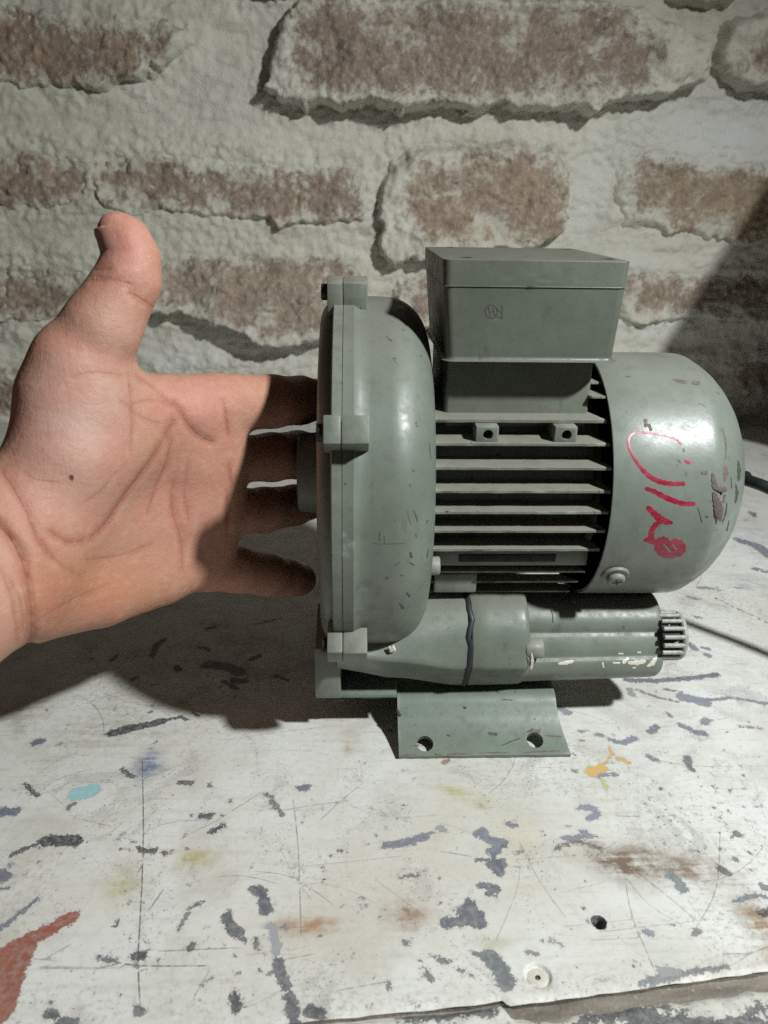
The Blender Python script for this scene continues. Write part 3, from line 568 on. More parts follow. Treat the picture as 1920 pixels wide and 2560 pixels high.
bricks = [  # outline px, core px, protrusion, sharpness of the lower edge
 dict(o=[(-190, 25), (0, 5), (260, 22), (420, 45), (470, 75), (496, 108), (470, 128), (420, 160), (350, 205), (250, 226), (0, 214), (-190, 214)],
      c=[(-190, 40), (60, 30), (130, 62), (300, 72), (430, 85), (395, 140), (340, 180), (230, 208), (60, 196), (-190, 190)], p=18, e=5, soft=0.9, fl=0.65, t=(0.38, 0.27, 0.195)),
 dict(o=[(715, 15), (770, -10), (1200, -18), (1560, -5), (1640, 30), (1700, 75), (1758, 130), (1745, 205), (1660, 240), (1520, 262), (1480, 282), (1410, 278), (1330, 285), (1250, 268), (1170, 290), (1100, 272), (1000, 282), (930, 268), (850, 283), (800, 262), (770, 278), (690, 252), (662, 225), (672, 150), (690, 70)],
      c=[(745, 40), (900, 25), (1250, 25), (1480, 45), (1560, 40), (1600, 105), (1640, 165), (1660, 205), (1500, 225), (1330, 240), (1250, 252), (1000, 248), (850, 244), (780, 225), (728, 200), (722, 150), (740, 90)], p=33, e=3, soft=0.35, t=(0.34, 0.265, 0.215)),
 dict(o=[(1800, 60), (1870, 30), (2100, 20), (2100, 235), (1920, 232), (1850, 225), (1805, 205), (1788, 165), (1792, 100)],
      c=[(1840, 110), (1900, 95), (2100, 90), (2100, 200), (1930, 195), (1850, 180)], p=31, e=3, soft=0.4),
 dict(o=[(1520, -60), (1660, -60), (1830, -60), (1820, 5), (1760, 22), (1690, 14), (1650, -15), (1560, -20)], c=[(1560, -60), (1780, -60), (1760, -30), (1600, -35)], p=24, e=3, soft=0.3),
 dict(o=[(520, -60), (760, -60), (735, -2), (690, 8), (650, -12), (560, -30)], c=[(560, -60), (700, -60), (690, -40)], p=22, e=3, soft=0.3),
 dict(o=[(-190, 375), (60, 365), (190, 390), (240, 430), (235, 500), (160, 530), (40, 525), (-190, 520)],
      c=[(-190, 385), (40, 385), (140, 392), (212, 425), (210, 498), (120, 510), (40, 505), (-190, 500)], p=6, e=12, soft=0.9),
 dict(o=[(225, 395), (300, 372), (450, 372), (640, 395), (780, 405), (890, 415), (918, 450), (915, 545), (880, 572), (790, 565), (700, 568), (620, 552), (520, 548), (430, 530), (330, 545), (250, 520), (215, 470)],
      c=[(245, 420), (260, 388), (330, 405), (420, 410), (520, 435), (640, 440), (740, 425), (860, 432), (898, 450), (895, 540), (850, 560), (760, 540), (640, 545), (560, 520), (440, 505), (330, 520), (270, 500)], p=11, e=7, soft=1.0, fl=0.55),
 dict(o=[(965, 400), (1010, 360), (1150, 345), (1300, 350), (1405, 362), (1418, 420), (1416, 520), (1402, 590), (1330, 618), (1230, 622), (1120, 640), (1050, 652), (975, 660), (950, 628), (946, 560), (952, 480)],
      c=[(1000, 470), (1040, 420), (1150, 405), (1280, 392), (1370, 388), (1408, 410), (1406, 530), (1392, 590), (1290, 605), (1190, 600), (1080, 602), (1030, 560), (1005, 520)], p=26, e=3, soft=0.5, t=(0.42, 0.315, 0.235)),
 dict(o=[(1510, 355), (1570, 345), (1680, 372), (1800, 395), (1960, 410), (2100, 410), (2100, 640), (1920, 625), (1780, 598), (1640, 578), (1560, 560), (1530, 500), (1540, 440), (1500, 400)],
      c=[(1575, 420), (1600, 400), (1700, 418), (1800, 432), (2100, 432), (2100, 615), (1900, 605), (1720, 585), (1640, 545), (1605, 500), (1590, 460)], p=8, e=8, soft=0.8, t=(0.43, 0.32, 0.22)),
 dict(o=[(-190, 670), (60, 660), (230, 668), (275, 700), (262, 765), (180, 800), (0, 812), (-190, 812)],
      c=[(-190, 688), (60, 685), (200, 690), (250, 705), (235, 760), (120, 782), (-190, 795)], p=5, e=12, soft=0.9),
 dict(o=[(330, 665), (450, 640), (620, 635), (780, 640), (905, 655), (915, 760), (880, 835), (790, 850), (700, 862), (640, 852), (590, 822), (520, 800), (450, 778), (380, 772), (325, 745)],
      c=[(345, 690), (450, 655), (620, 648), (780, 652), (880, 668), (885, 750), (860, 815), (790, 830), (690, 840), (630, 815), (540, 780), (440, 755), (350, 740)], p=28, e=3, soft=0.9, t=(0.40, 0.31, 0.24)),
 dict(o=[(985, 700), (1050, 680), (1250, 680), (1400, 690), (1410, 790), (1350, 830), (1150, 835), (1020, 820), (985, 770)],
      c=[(1005, 712), (1080, 695), (1250, 695), (1380, 705), (1385, 780), (1330, 808), (1150, 815), (1030, 800)], p=16, e=4, soft=0.6),
 dict(o=[(1545, 690), (1650, 675), (1800, 680), (2100, 690), (2100, 820), (1900, 815), (1740, 800), (1650, 812), (1560, 820), (1535, 770)],
      c=[(1580, 712), (1660, 698), (1760, 690), (2100, 700), (2100, 790), (1880, 785), (1740, 772), (1650, 785), (1585, 780)], p=9, e=7, soft=0.8),
 dict(o=[(-190, 930), (40, 915), (200, 930), (260, 960), (260, 1050), (100, 1080), (-190, 1080)], c=[(-190, 950), (100, 945), (220, 970), (220, 1040), (-190, 1050)], p=7, e=8, soft=0.9),
 dict(o=[(360, 935), (520, 920), (700, 930), (880, 950), (890, 1040), (640, 1060), (380, 1045)], c=[(400, 950), (600, 945), (840, 970), (840, 1020), (420, 1025)], p=7, e=8, soft=0.9),
 dict(o=[(1300, 900), (1500, 890), (1760, 905), (1780, 990), (1600, 1010), (1320, 1000)], c=[(1340, 920), (1500, 910), (1730, 925), (1740, 980), (1350, 985)], p=7, e=8, soft=0.8),
 dict(o=[(1830, 900), (2000, 895), (2160, 900), (2160, 1000), (1850, 1000)], c=[(1850, 920), (2160, 920), (2160, 985), (1870, 985)], p=7, e=8, soft=0.8),
]
xs = np.arange(-470, 620, 1.9); zs = np.arange(-60, 520, 1.9)
Xw, Zw = np.meshgrid(xs, zs)
mort = 5.0*fbm(Xw/95, Zw/45, 3, 60)+4.2*np.abs(fbm(Xw/30, Zw/16, 4, 61))+1.5*fbm(Xw/7, Zw/6, 3, 62)
dn = np.full(Xw.shape, -99.0)
for b in bricks: dn = np.maximum(dn, poly_sdf(Xw+5*fbm(Xw/16, Zw/16, 3, 71), Zw+5*fbm(Xw/16+9, Zw/16, 3, 72), [wp(*p) for p in b['o']]))
near = sstep(-30, -2, dn+11*fbm(Xw/28, Zw/28, 3, 73))*(1-0.9*sstep(0, 9, dn))       # crumbly mortar pressed out around each brick
mort = mort+near*(2.5+(1.0+4.5*vnoise(Xw/60, Zw/40, 79))*np.abs(fbm(Xw/12, Zw/7, 4, 74))+2.0*fbm(Xw/4, Zw/4, 3, 75))+1.2*np.abs(fbm(Xw/40+0.4*Zw/40, Zw/5, 3, 76))
lime = np.zeros_like(Xw)
for px, py, rx, rz, kk in ((1850, 325, 95, 34, 1.0), (1700, 830, 70, 16, 0.6), (640, 870, 90, 18, 0.6), (1480, 470, 16, 50, 0.5), (440, 905, 30, 12, 0.9), (700, 960, 30, 20, 0.5), (1560, 660, 60, 20, 0.35)):
    c = wp(px, py); lime = np.maximum(lime, kk*np.exp(-((Xw-c[0])/rx)**2-((Zw-c[1])/rz)**2))
mo, _ = grid_mesh('mortar', Xw, WY-mort, Zw, M['mortar'], wall)
set_attr(mo, 'lime', lime.reshape(-1))
for bi, b in enumerate(bricks):
    O = np.array([wp(*p) for p in b['o']]); Cc = np.array([wp(*p) for p in b['c']])
    lo_ = O.min(0)-10; hi_ = O.max(0)+10
    gx, gz = np.meshgrid(np.arange(lo_[0], hi_[0], 1.7), np.arange(lo_[1], hi_[1], 1.7))
    wx = gx+6.5*fbm(gx/16, gz/16, 4, 100+bi); wz = gz+7.0*fbm(gx/15+50, gz/15, 4, 130+bi)
    d = poly_sdf(wx, wz, O); u = (gz-lo_[1])/(hi_[1]-lo_[1])
    ew = b['e']+26*b['soft']*sstep(0.40, 0.95, u)
    d = d+2.6*fbm(gx/5.5, gz/5.5, 3, 250+bi)
    ux = (gx-lo_[0])/(hi_[0]-lo_[0]); pv = b['p']*(1-b.get('fl', 0)*sstep(0.75, 0.35, ux))*(0.8+0.5*vnoise(gx/45, gz/45, 300+bi))
    hgt = pv*sstep(-1.5, ew, d)**0.8
    tilt = 1-0.85*b['soft']*sstep(0.35, 1.0, u)
    rough = (4.5*fbm(gx/24, gz/16, 4, 160+bi)+4.0*np.abs(fbm(gx/11, gz/9, 3, 175+bi))+2.4*fbm(gx/4.5, gz/4.5, 3, 190+bi))*sstep(0, 8, d)
    inner = poly_sdf(wx, wz, Cc)
    rim = 4.5*np.exp(-((inner+6)/7)**2)*(0.4+0.9*vnoise(gx/17, gz/17, 210+bi))
    y = WY-(hgt*tilt+rough+rim*sstep(0, 5, d))+np.where(d < -1.5, 7.0, 0)
    o, rm = grid_mesh('brick', gx, y, gz, M['brick'], wall, keep=d > -5)
    o.color = b.get('t', (0.37, 0.28, 0.215))+(1,)
    set_attr(o, 'core', (inner.reshape(-1)[rm])*S)
    lm = np.zeros_like(gx)
    for px, py, rx, rz, kk in ((1750, 395, 120, 16, 0.7), (690, 120, 14, 50, 0.25), (1500, 360, 30, 20, 0.4)):
        c = wp(px, py); lm = np.maximum(lm, kk*np.exp(-((gx-c[0])/rx)**2-((gz-c[1])/rz)**2))
    set_attr(o, 'lime', lm.reshape(-1)[rm])
# crumbs of mortar lying along the foot of the wall
cr = bmesh.new()
for i in range(160):
    x = random.uniform(-330, 460); s = random.uniform(0.6, 2.6)*(1.6 if random.random() < 0.1 else 1)
    r = bmesh.ops.create_icosphere(cr, subdivisions=1, radius=s, matrix=Matrix.Translation((x, 496-abs(random.gauss(0, 9)), s*0.5)))
    for v in r['verts']: v.co += Vector((random.uniform(-.3, .3), random.uniform(-.3, .3), random.uniform(-.3, .3)))*s
cb = from_bm('mortar_crumbs', cr, M['mortar'], None, smooth=False)
cb['kind'] = 'stuff'; cb['label'] = 'crumbs of fallen mortar on the bench along the wall'; cb['category'] = 'rubble'

# unseen dark board added at right, shaped to cast the slanting wall shadow
def cast(px, py, yb):
    p = at(px, py, y=WY-6); s = (WY-6-yb)/(WY-6-LAMP[1]); q = p+(LAMP-p)*s; return q
yb = 262.0
a = cast(1640, 905, yb); b_ = cast(1925, 455, yb); dirv = (b_-a)/np.linalg.norm(b_-a)
p0 = a-dirv*10; p1 = a+dirv*420
pl = [(p0[0], p0[2]), (p1[0], p1[2]), (p1[0]+420, p1[2]), (p1[0]+420, 0.6), (470, 0.6), (433, 128)]
hb = bmesh.new(); va = [hb.verts.new((x, yb-9, z)) for x, z in pl]; vb = [hb.verts.new((x, yb+9, z)) for x, z in pl]
hb.faces.new(va); hb.faces.new(vb[::-1])
for i in range(len(pl)): hb.faces.new((va[i], va[(i+1) % len(pl)], vb[(i+1) % len(pl)], vb[i]))
M['darkwood'] = m_wood('dark_brown_wood', (0.05, 0.034, 0.024, 1))
hbo = from_bm('shadow_board', hb, M['darkwood'], None, auto=30)
hbo['label'] = 'dark brown board added out of view at right to cast the wall shadow'; hbo['category'] = 'board'

# ================================================================== RING BLOWER
blower = thing('ring_blower', (40, -20, 0), 'grey-green ring blower motor with finned body and red marker scrawl on its cowl', 'blower motor')
HR = 80.0
# --- impeller housing, right half (axis along x)
body = [(-4.9, 60), (-4.9, 81.8), (-4.7, 82.0), (-0.6, 82.0), (0.0, 81.5), (1.2, 80.9), (2.6, 80.2), (6, 80.0), (13, 79.8)]
for i in range(1, 15):
    a = math.pi/2*i/14; body.append((13+18.5*math.sin(a), 60.6+19.2*math.cos(a)))
body += [(31.8, 56), (31.5, 50), (29, 47), (28, 40)]
housing = lathe('impeller_housing', body, M['paint'], blower, seg=160, auto=28)
# --- left half: shallow dished cover with a bearing boss
cov = [(-5.0, 60), (-5.0, 81.7), (-5.2, 81.9), (-8.6, 81.9), (-9.0, 81.3), (-9.1, 79.5)]
for i in range(0, 9):
    a = math.pi/2*i/8; cov.append((-9.3-5.4*math.sin(a), 70.8+6.4*math.cos(a)))
cov += [(-15.2, 60), (-15.6, 45), (-15.2, 30), (-15.4, 26)]
hcover = lathe('housing_cover', cov, M['paint'], blower, seg=160, auto=28)
lathe('bearing_boss', [(-14.5, 22), (-16.5, 21.0), (-17.2, 19.0), (-25.4, 18.2), (-26.2, 17.4), (-26.4, 10), (-25.2, 9.2), (-25.2, 0)], M['cast'], hcover, seg=64, auto=28)
# --- clamping lugs round the flange, each with its screw
def lug(ang, r0=77, r1=91, wdt=11.8, x0=-11.4, x1=4.9):
    n = np.array([0, math.cos(ang), math.sin(ang)]); t = np.array([0, -math.sin(ang), math.cos(ang)]); c = np.array([0, AY, AZ])
    bm = bmesh.new()
    for xa, xb, g in ((x0, -5.15, 0.15), (-4.95, x1, 0.0)):
        v = []
        for x in (xa, xb):
            for rr, sgn in ((r0, -1), (r1-g, -1), (r1-g, 1), (r0, 1)):
                w_ = wdt*(0.5 if rr == r0 else 0.44)
                p = c+n*(rr+random.uniform(-.25, .25))+t*sgn*w_+np.array([x, 0, 0]); v.append(bm.verts.new(p))
        fs = [bm.faces.new([v[i] for i in f]) for f in ((0, 1, 2, 3), (4, 5, 6, 7), (0, 1, 5, 4), (1, 2, 6, 5), (2, 3, 7, 6), (3, 0, 4, 7))]
    bmesh.ops.bevel(bm, geom=list(bm.edges), offset=0.55, segments=2, affect='EDGES', profile=0.5)
    o = from_bm('flange_lug', bm, M['cast'], housing, auto=40)
    cc = c+n*(r1-5.2)
    cyl_between('lug_screw', cc+np.array([x0-2.6, 0, 0]), cc+np.array([x0+1, 0, 0]), 3.4, M['dark'], housing, 10, 0.5)
def ang_for(py):   # lug angle whose outer middle falls on photo row py
    best = None
    for a in np.linspace(math.pi*0.45, math.pi*1.5, 900):
        q = project((-3, AY+88*math.cos(a), AZ+88*math.sin(a)))[1]
        if best is None or abs(q-py) < best[0]: best = (abs(q-py), a)
    return best[1]
lug(math.radians(101.0), r1=90.5); lug(ang_for(1078)); lug(math.radians(217.0)); lug(math.radians(41)); lug(math.radians(-20)); lug(math.radians(-78), r1=86)
# --- foot block under the flange and the base plate
rbox('foot_block', -18.3, -6.6, -49.5, -8, 21.4, 48, M['cast'], blower, 0.8, 2, jitter=0.3)
base = rbox('base_plate', -18.2, 19.2, -45.6, 58, 18.8, 21.2, M['steel'], blower, 0.6, 2, jitter=0.25)
rbox('base_plate', 19.4, 92, -34, 58, 13.6, 16.3, M['steel'], blower, 0.6, 2)
rbox('rubber_pad', -13, -5, -44.6, -36, 15.6, 19.0, M['dark'], base, 1.2, 2, jitter=0.6)
rbox('rubber_pad', 3, 15, -44.2, -36, 16.4, 19.0, M['dark'], base, 1.2, 2, jitter=0.6)
# --- bent sheet foot with two bolt holes; its twin stands at the back
def bracket(x0, x1, prof, th=2.4, mirror=False, yc=0):
    P = spline([(0, y, z) for y, z in prof], 6); P = [(p[1], p[2]) for p in P]; n = len(P)
    bm = bmesh.new(); NX = 24; top = []; bot = []
    for i, (y, z) in enumerate(P):
        q0 = np.array(P[max(i-1, 0)]); q1 = np.array(P[min(i+1, n-1)]); t = (q1-q0)/np.linalg.norm(q1-q0)
        nn = np.array([t[1], -t[0]]);
        if nn[1] < 0: nn = -nn
        flare = 3.2*max(0, 1-i/(n*0.55))**1.4
        rowt = []; rowb = []
        for k_ in range(NX+1):
            x = x0+(x1+flare-x0)*k_/NX
            w1 = 0.12*math.sin(x*0.9)+0.08*math.sin(x*2.3)
            yy = 2*yc-y if mirror else y
            rowt.append(bm.verts.new((x, yy+(w1 if i == 0 else 0), z)))
            rowb.append(bm.verts.new((x, (2*yc-(y-nn[0]*th)) if mirror else y-nn[0]*th+(w1 if i == 0 else 0), max(z-nn[1]*th, 0.05) if i < 3 else z-nn[1]*th)))
        top.append(rowt); bot.append(rowb)
    for i in range(n-1):
        for k_ in range(NX):
            bm.faces.new((top[i][k_], top[i][k_+1], top[i+1][k_+1], top[i+1][k_])); bm.faces.new((bot[i][k_], bot[i+1][k_], bot[i+1][k_+1], bot[i][k_+1]))
        bm.faces.new((top[i][0], top[i+1][0], bot[i+1][0], bot[i][0])); bm.faces.new((top[i][NX], bot[i][NX], bot[i+1][NX], top[i+1][NX]))
    for k_ in range(NX):
        bm.faces.new((top[0][k_], bot[0][k_], bot[0][k_+1], top[0][k_+1])); bm.faces.new((top[-1][k_], top[-1][k_+1], bot[-1][k_+1], bot[-1][k_]))
    return from_bm('mounting_foot', bm, M['steel'], blower, auto=40)
PB = [(-66.0, 2.4), (-60.5, 4.9), (-55.5, 7.4), (-51.0, 10.4), (-47.6, 13.8), (-44.6, 16.9), (-41.2, 18.6), (-36, 19.0), (-30, 19.0)]
foot = bracket(19.5, 93.5, PB)
def hole_cut(x, y, z, r): return cyl_between('cut', (x, y+6, z-14), (x, y-5, z+12), r, None, None, 32)
h1 = at(1063, 1857, z=5.6); h2 = at(1338, 1849, z=5.8)
cut(foot, [hole_cut(h1[0], h1[1], h1[2], 3.75), hole_cut(h2[0], h2[1], h2[2], 3.75)])
bracket(-14, 88, PB, mirror=True, yc=4)
# --- motor barrel and cooling fins
barrel = lathe('motor_barrel', [(26, 46), (30, 46), (31, 42), (100, 42), (101, 40), (150, 38)], M['cast'], blower, seg=96)
def fin(tip_y, z, xa=30, xb=104.0, root=-30, th=2.3, nm='cooling_fin'):
    bm = bmesh.new(); NX = 30; rows = {}
    for s_, (yy, h) in enumerate(((root, th*0.62), (tip_y+0.5, th*0.46), (tip_y, th*0.28))):
        f = (yy-root)/(tip_y-root)
        for sd in (1, -1):
            row = []
            for k_ in range(NX+1):
                x = (xa-4+5.5*f)+((xb-6.5+6.5*f)-(xa-4+5.5*f))*k_/NX
                j = (random.uniform(-.16, .16) if s_ == 2 else 0)
                row.append(bm.verts.new((x, yy+j, z+sd*h*0.5*(1 if s_ else 1.0)+ (random.uniform(-.05, .05) if s_ == 2 else 0))))
            rows[(s_, sd)] = row
    for k_ in range(NX):
        for s_ in (0, 1):
            for sd in (1, -1): bm.faces.new((rows[(s_, sd)][k_], rows[(s_, sd)][k_+1], rows[(s_+1, sd)][k_+1], rows[(s_+1, sd)][k_]))
        bm.faces.new((rows[(2, 1)][k_], rows[(2, 1)][k_+1], rows[(2, -1)][k_+1], rows[(2, -1)][k_]))
    for e in (0, NX):
        for s_ in (0, 1): bm.faces.new((rows[(s_, 1)][e], rows[(s_+1, 1)][e], rows[(s_+1, -1)][e], rows[(s_, -1)][e]))
    return from_bm(nm, bm, M['cast'], barrel, auto=40)
for i, py in enumerate((1053, 1112, 1172, 1230, 1282, 1329, 1375)):
    best = min((abs(project((70, -53*math.cos(a), AZ+53*math.sin(a)))[1]-py), a) for a in np.linspace(-1.2, 1.4, 1500))
    a = best[1]; ty = -53*math.cos(a); z = AZ+53*math.sin(a)
    fin(ty, z, th=4.2 if i == 0 else 3.5, root=-18 if i == 0 else -30, xb=104.6-abs(i-3)*0.55)
fin(-41, 81, xb=101, th=3); fin(-36, 73.5, xb=100, th=3); fin(-32, 66.5, xb=98, root=-20)
for z_, ty in ((149, 40), (137, 47), (124, 51), (111, 53), (98, 51), (85, 45)):   # far side
    o = fin(-ty, z_); o.data.transform(Matrix.Diagonal((1, -1, 1, 1))); o.data.flip_normals()
for z_, ty in ((161, 24), (157, 33)):
    fin(-ty, z_, xa=96, xb=105, root=-12)
# ledge with a slot under the lowest lit fin
ledge = rbox('slotted_ledge', 33, 101, -42.5, -30, 84.6, 92.6, M['cast'], barrel, 0.8, 2)
rbox('slot', 44.5, 87, -42.9, -41.6, 86.6, 90.4, M['inside'], ledge, 0.5, 2)
rbox('terminal_tab', 35, 54, -38, -28, 69, 78.5, M['cast'], barrel, 1.0, 2)
cyl_between('through_bolt', (28, -50, 88.5), (35.6, -50, 88.5), 4.0, M['screwpaint'], housing, 16, 0.5)
# two square lugs with holes between the upper fins
for xa in (48.6, 80.6):
    tb = rbox('nameplate_lug', xa, xa+9.2, -44.2, -30, 139.6, 147.6, M['cast'], barrel, 0.5, 2)
    cut(tb, [cyl_between('cut', (xa+4.9, -50, 144.2), (xa+4.9, -36, 144.2), 2.05, None, None, 20)])
# --- pedestal and terminal box
ped = rbox('pedestal', 37.2, 97.6, -30.2, 30.2, 143, 176.5, M['cast'], blower, 1.6, 3)
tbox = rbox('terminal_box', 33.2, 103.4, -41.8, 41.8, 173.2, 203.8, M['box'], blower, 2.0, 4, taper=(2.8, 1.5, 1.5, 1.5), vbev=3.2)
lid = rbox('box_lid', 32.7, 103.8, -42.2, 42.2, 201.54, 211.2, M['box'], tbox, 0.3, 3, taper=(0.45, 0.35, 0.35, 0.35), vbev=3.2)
cs = []
for px, py in ((1158, 643.5), (1537, 647.5), (1114, 617.5), (1425, 620)):
    p = at(px, py, z=211.2); cs.append((min(max(p[0], 37), 98), min(max(p[1], -37), 37)))
cut(lid, [cyl_between('cut', (x, y, 206.5), (x, y, 215), 3.4, None, None, 20) for x, y in cs])
for x, y in cs: disc_z('lid_screw', (x, y), [(0.3, 207.6), (2.2, 207.9), (2.7, 207.2), (2.8, 206.6)], M['dark'], lid, 16)
rbox('lid_chip', 64.4, 68.6, -42.15, -41.0, 200.9, 202.0, M['inside'], lid, 0.3, 2, jitter=0.25)
# faint round maker's stamp rubbed on the box front
def ribbon(pts, wd, surf, lift):
    """flat stroke on a surface: pts in photo px, wd half width px (list), surf(px,py)->point,normal"""
    P = []; V = []; Fc = []
    q = [np.array(p, float) for p in pts]; q = spline([np.append(p, 0) for p in q], 5); n = len(q)
    W = np.interp(np.linspace(0, 1, n), np.linspace(0, 1, len(wd)), wd) if hasattr(wd, '__len__') else np.full(n, wd)
    row = []
    ext = []
    for i in range(n):
        t = q[min(i+1, n-1)]-q[max(i-1, 0)]; t = t[:2]/(np.linalg.norm(t[:2])+1e-9); nn = np.array([-t[1], t[0]])
        c = q[i][:2]; ext.append((c, t, nn, W[i]*(1+0.13*math.sin(i*1.7)+0.07*math.sin(i*4.1))))
    c, t, nn, w0 = ext[0]; caps0 = [(c-t*w0*s, nn, w0*math.sqrt(max(0.02, 1-s*s))) for s in (0.95, 0.75, 0.45)]
    c, t, nn, w1 = ext[-1]; caps1 = [(c+t*w1*s, nn, w1*math.sqrt(max(0.02, 1-s*s))) for s in (0.45, 0.75, 0.95)]
    seq = caps0+[(c, nn, w_) for c, t, nn, w_ in ext]+caps1
    for c, nn, w_ in seq:
        r_ = []
        for s in (-1, -0.5, 0, 0.5, 1):
            p, no = surf(*(c+nn*w_*s)); r_.append(len(V)); V.append(p+no*lift*(1 if abs(s) < 1 else 0.45))
        row.append(r_)
    for i in range(len(row)-1):
        for k_ in range(4): Fc.append((row[i][k_], row[i][k_+1], row[i+1][k_+1], row[i+1][k_]))
    return V, Fc
def strokes(name, lst, surf, mat, parent, lift=0.16):
    V = []; Fc = []
    for pts, wd in lst:
        v, f = ribbon(pts, wd, surf, lift); b0 = len(V); V += v; Fc += [tuple(i+b0 for i in q) for q in f]
    return mesh(name, V, Fc, mat, parent, auto=80)
CR = 56.5
def cyl_surf(R):
    def f(px, py):
        d = ray(px, py); o_ = CAM-np.array([0, AY, AZ]); a = d[1]**2+d[2]**2; b = 2*(o_[1]*d[1]+o_[2]*d[2]); c = o_[1]**2+o_[2]**2-R*R
        D = max(b*b-4*a*c, 0); t = (-b-math.sqrt(D))/(2*a); p = CAM+d*t; n_ = np.array([0, p[1]-AY, p[2]-AZ])/R; return p, n_
    return f
def flat_y(y0): return lambda px, py: (at(px, py, y=y0), np.array([0, -1., 0]))
M['stamp'] = m_plain('rubbed_ink_stamp', (0.072, 0.082, 0.064, 1), 0.6, 0, 0.3, 900)
fy = -41.35
ring = [(1229+15*math.cos(a), 778+17*math.sin(a)) for a in np.linspace(0.3, 6.2, 14)]
strokes('ink_stamp', [(ring, 2.2), ([(1222, 768), (1226, 790)], 2.0), ([(1233, 768), (1238, 788)], 2.0), ([(1226, 780), (1236, 776)], 1.6), ([(1256, 764), (1255, 794)], 2.0), ([(1246, 772), (1252, 780)], 1.5), ([(1244, 790), (1255, 795)], 1.5)], lambda px, py: (lambda p: (p, np.array([0, -1., 0])))(at(px, py, y=-41.8+1.5*(203.8-at(px, py, y=-41)[2])/30.6+0.02)), M['stamp'], tbox, 0.12)
# --- fan cowl
cow = [(103.8, 54.9), (103.6, CR-0.2), (104.2, CR), (120, CR), (137, CR), (141, CR-0.05), (145, CR-0.25), (147.2, CR-0.6), (148.3, CR-1.1), (150, 54.4), (153, 52.7), (157, 49.7), (161, 45.8), (164.5, 41.4), (167.3, 36.6), (169.5, 31.2), (171, 25.6), (172, 18.5), (172.5, 10), (172.6, 0)]
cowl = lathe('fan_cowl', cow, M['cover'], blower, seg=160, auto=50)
inner = lathe('cowl_lining', [(103.8, 54.9), (140, 54.6), (150, 48), (165, 30)], M['inside'], cowl, seg=96)
# red marker scrawl
cpx = lambda L: [(1480+x/3.352, 860+y/3.352) for x, y in L]
k_ = 1/3.352/2*1.22
red = [(cpx([(745, 835), (700, 792), (640, 772), (560, 757), (480, 745), (400, 738), (350, 746), (316, 775), (303, 820), (315, 880), (345, 940), (390, 1010), (440, 1070), (500, 1120), (560, 1150), (620, 1165), (690, 1172), (762, 1170)]), [v*k_ for v in (22, 20, 20, 20, 20, 22, 26, 34, 36, 32, 30)]),
       (cpx([(792, 980), (808, 990)]), 18*k_*1.6),
       (cpx([(458, 1212), (520, 1235), (600, 1278), (680, 1312), (760, 1336), (852, 1340)]), [v*k_ for v in (26, 34, 38, 34, 30)]),
       (cpx([(472, 1374), (520, 1420), (570, 1464), (620, 1488), (664, 1497)]), [v*k_ for v in (32, 44, 52, 44, 22)]),
       (cpx([(600, 1480), (560, 1495), (520, 1530), (500, 1575), (495, 1630), (520, 1660), (560, 1670)]), [v*k_ for v in (34, 34, 36, 40, 44, 40, 36)]),
       (cpx([(446, 1644), (480, 1640), (500, 1650)]), [v*k_ for v in (24, 44, 50)]),
       (cpx([(545, 1660), (552, 1715), (595, 1758), (660, 1768), (735, 1750), (762, 1710), (745, 1668), (690, 1642)]), [v*k_ for v in (40, 46, 44, 40, 44, 44, 36, 22)]),
       (cpx([(560, 1650), (600, 1642), (630, 1660), (665, 1705), (690, 1740)]), [v*k_ for v in (40, 46, 44, 34, 30)]),
       (cpx([(575, 1680), (600, 1710), (630, 1745)]), [v*k_ for v in (30, 24, 24)]),
       (cpx([(680, 1655), (715, 1690), (740, 1725)]), [v*k_ for v in (22, 26, 30)])]
M['markerfade'] = m_plain('faded_red_marker_ink', (0.36, 0.075, 0.115, 1), 0.4, 0, 0.3, 700, 0.05)
loop, lw = red[0]
red[0] = (loop[8:], lw[4:]); strokes('marker_writing', [(loop[:9], [w_*0.9 for w_ in lw[:5]])], cyl_surf(CR), M['markerfade'], cowl, 0.05)
strokes('marker_writing', red, cyl_surf(CR), M['marker'], cowl, 0.06)['label'] = 'red handwritten marker scrawl on the fan cowl'
brown = [(cpx([(680, 298), (720, 310), (785, 322)]), [5*k_, 22*k_, 26*k_]), (cpx([(852, 326), (890, 326)]), 22*k_), (cpx([(448, 640), (452, 680)]), 26*k_), (cpx([(478, 680), (492, 715)]), 22*k_),
         (cpx([(1015, 1085), (1022, 1140), (1035, 1200)]), [14*k_, 30*k_, 40*k_]), (cpx([(1035, 1200), (1075, 1215), (1110, 1220)]), [36*k_, 34*k_, 46*k_]), (cpx([(1025, 1250), (1040, 1300), (1060, 1360), (1065, 1420), (1075, 1470)]), [24*k_, 44*k_, 60*k_, 58*k_, 24*k_]),
         (cpx([(932, 1078), (950, 1078)]), 28*k_), (cpx([(885, 1370), (905, 1420), (920, 1490)]), 7*k_), (cpx([(765, 882), (772, 895)]), 12*k_), (cpx([(725, 975), (742, 990)]), 12*k_), (cpx([(960, 1442), (970, 1446)]), 10*k_)]
for pts, wd in brown:
    strokes('paint_chip', [(pts, wd)], cyl_surf(CR), M['rust'], cowl, 0.11)
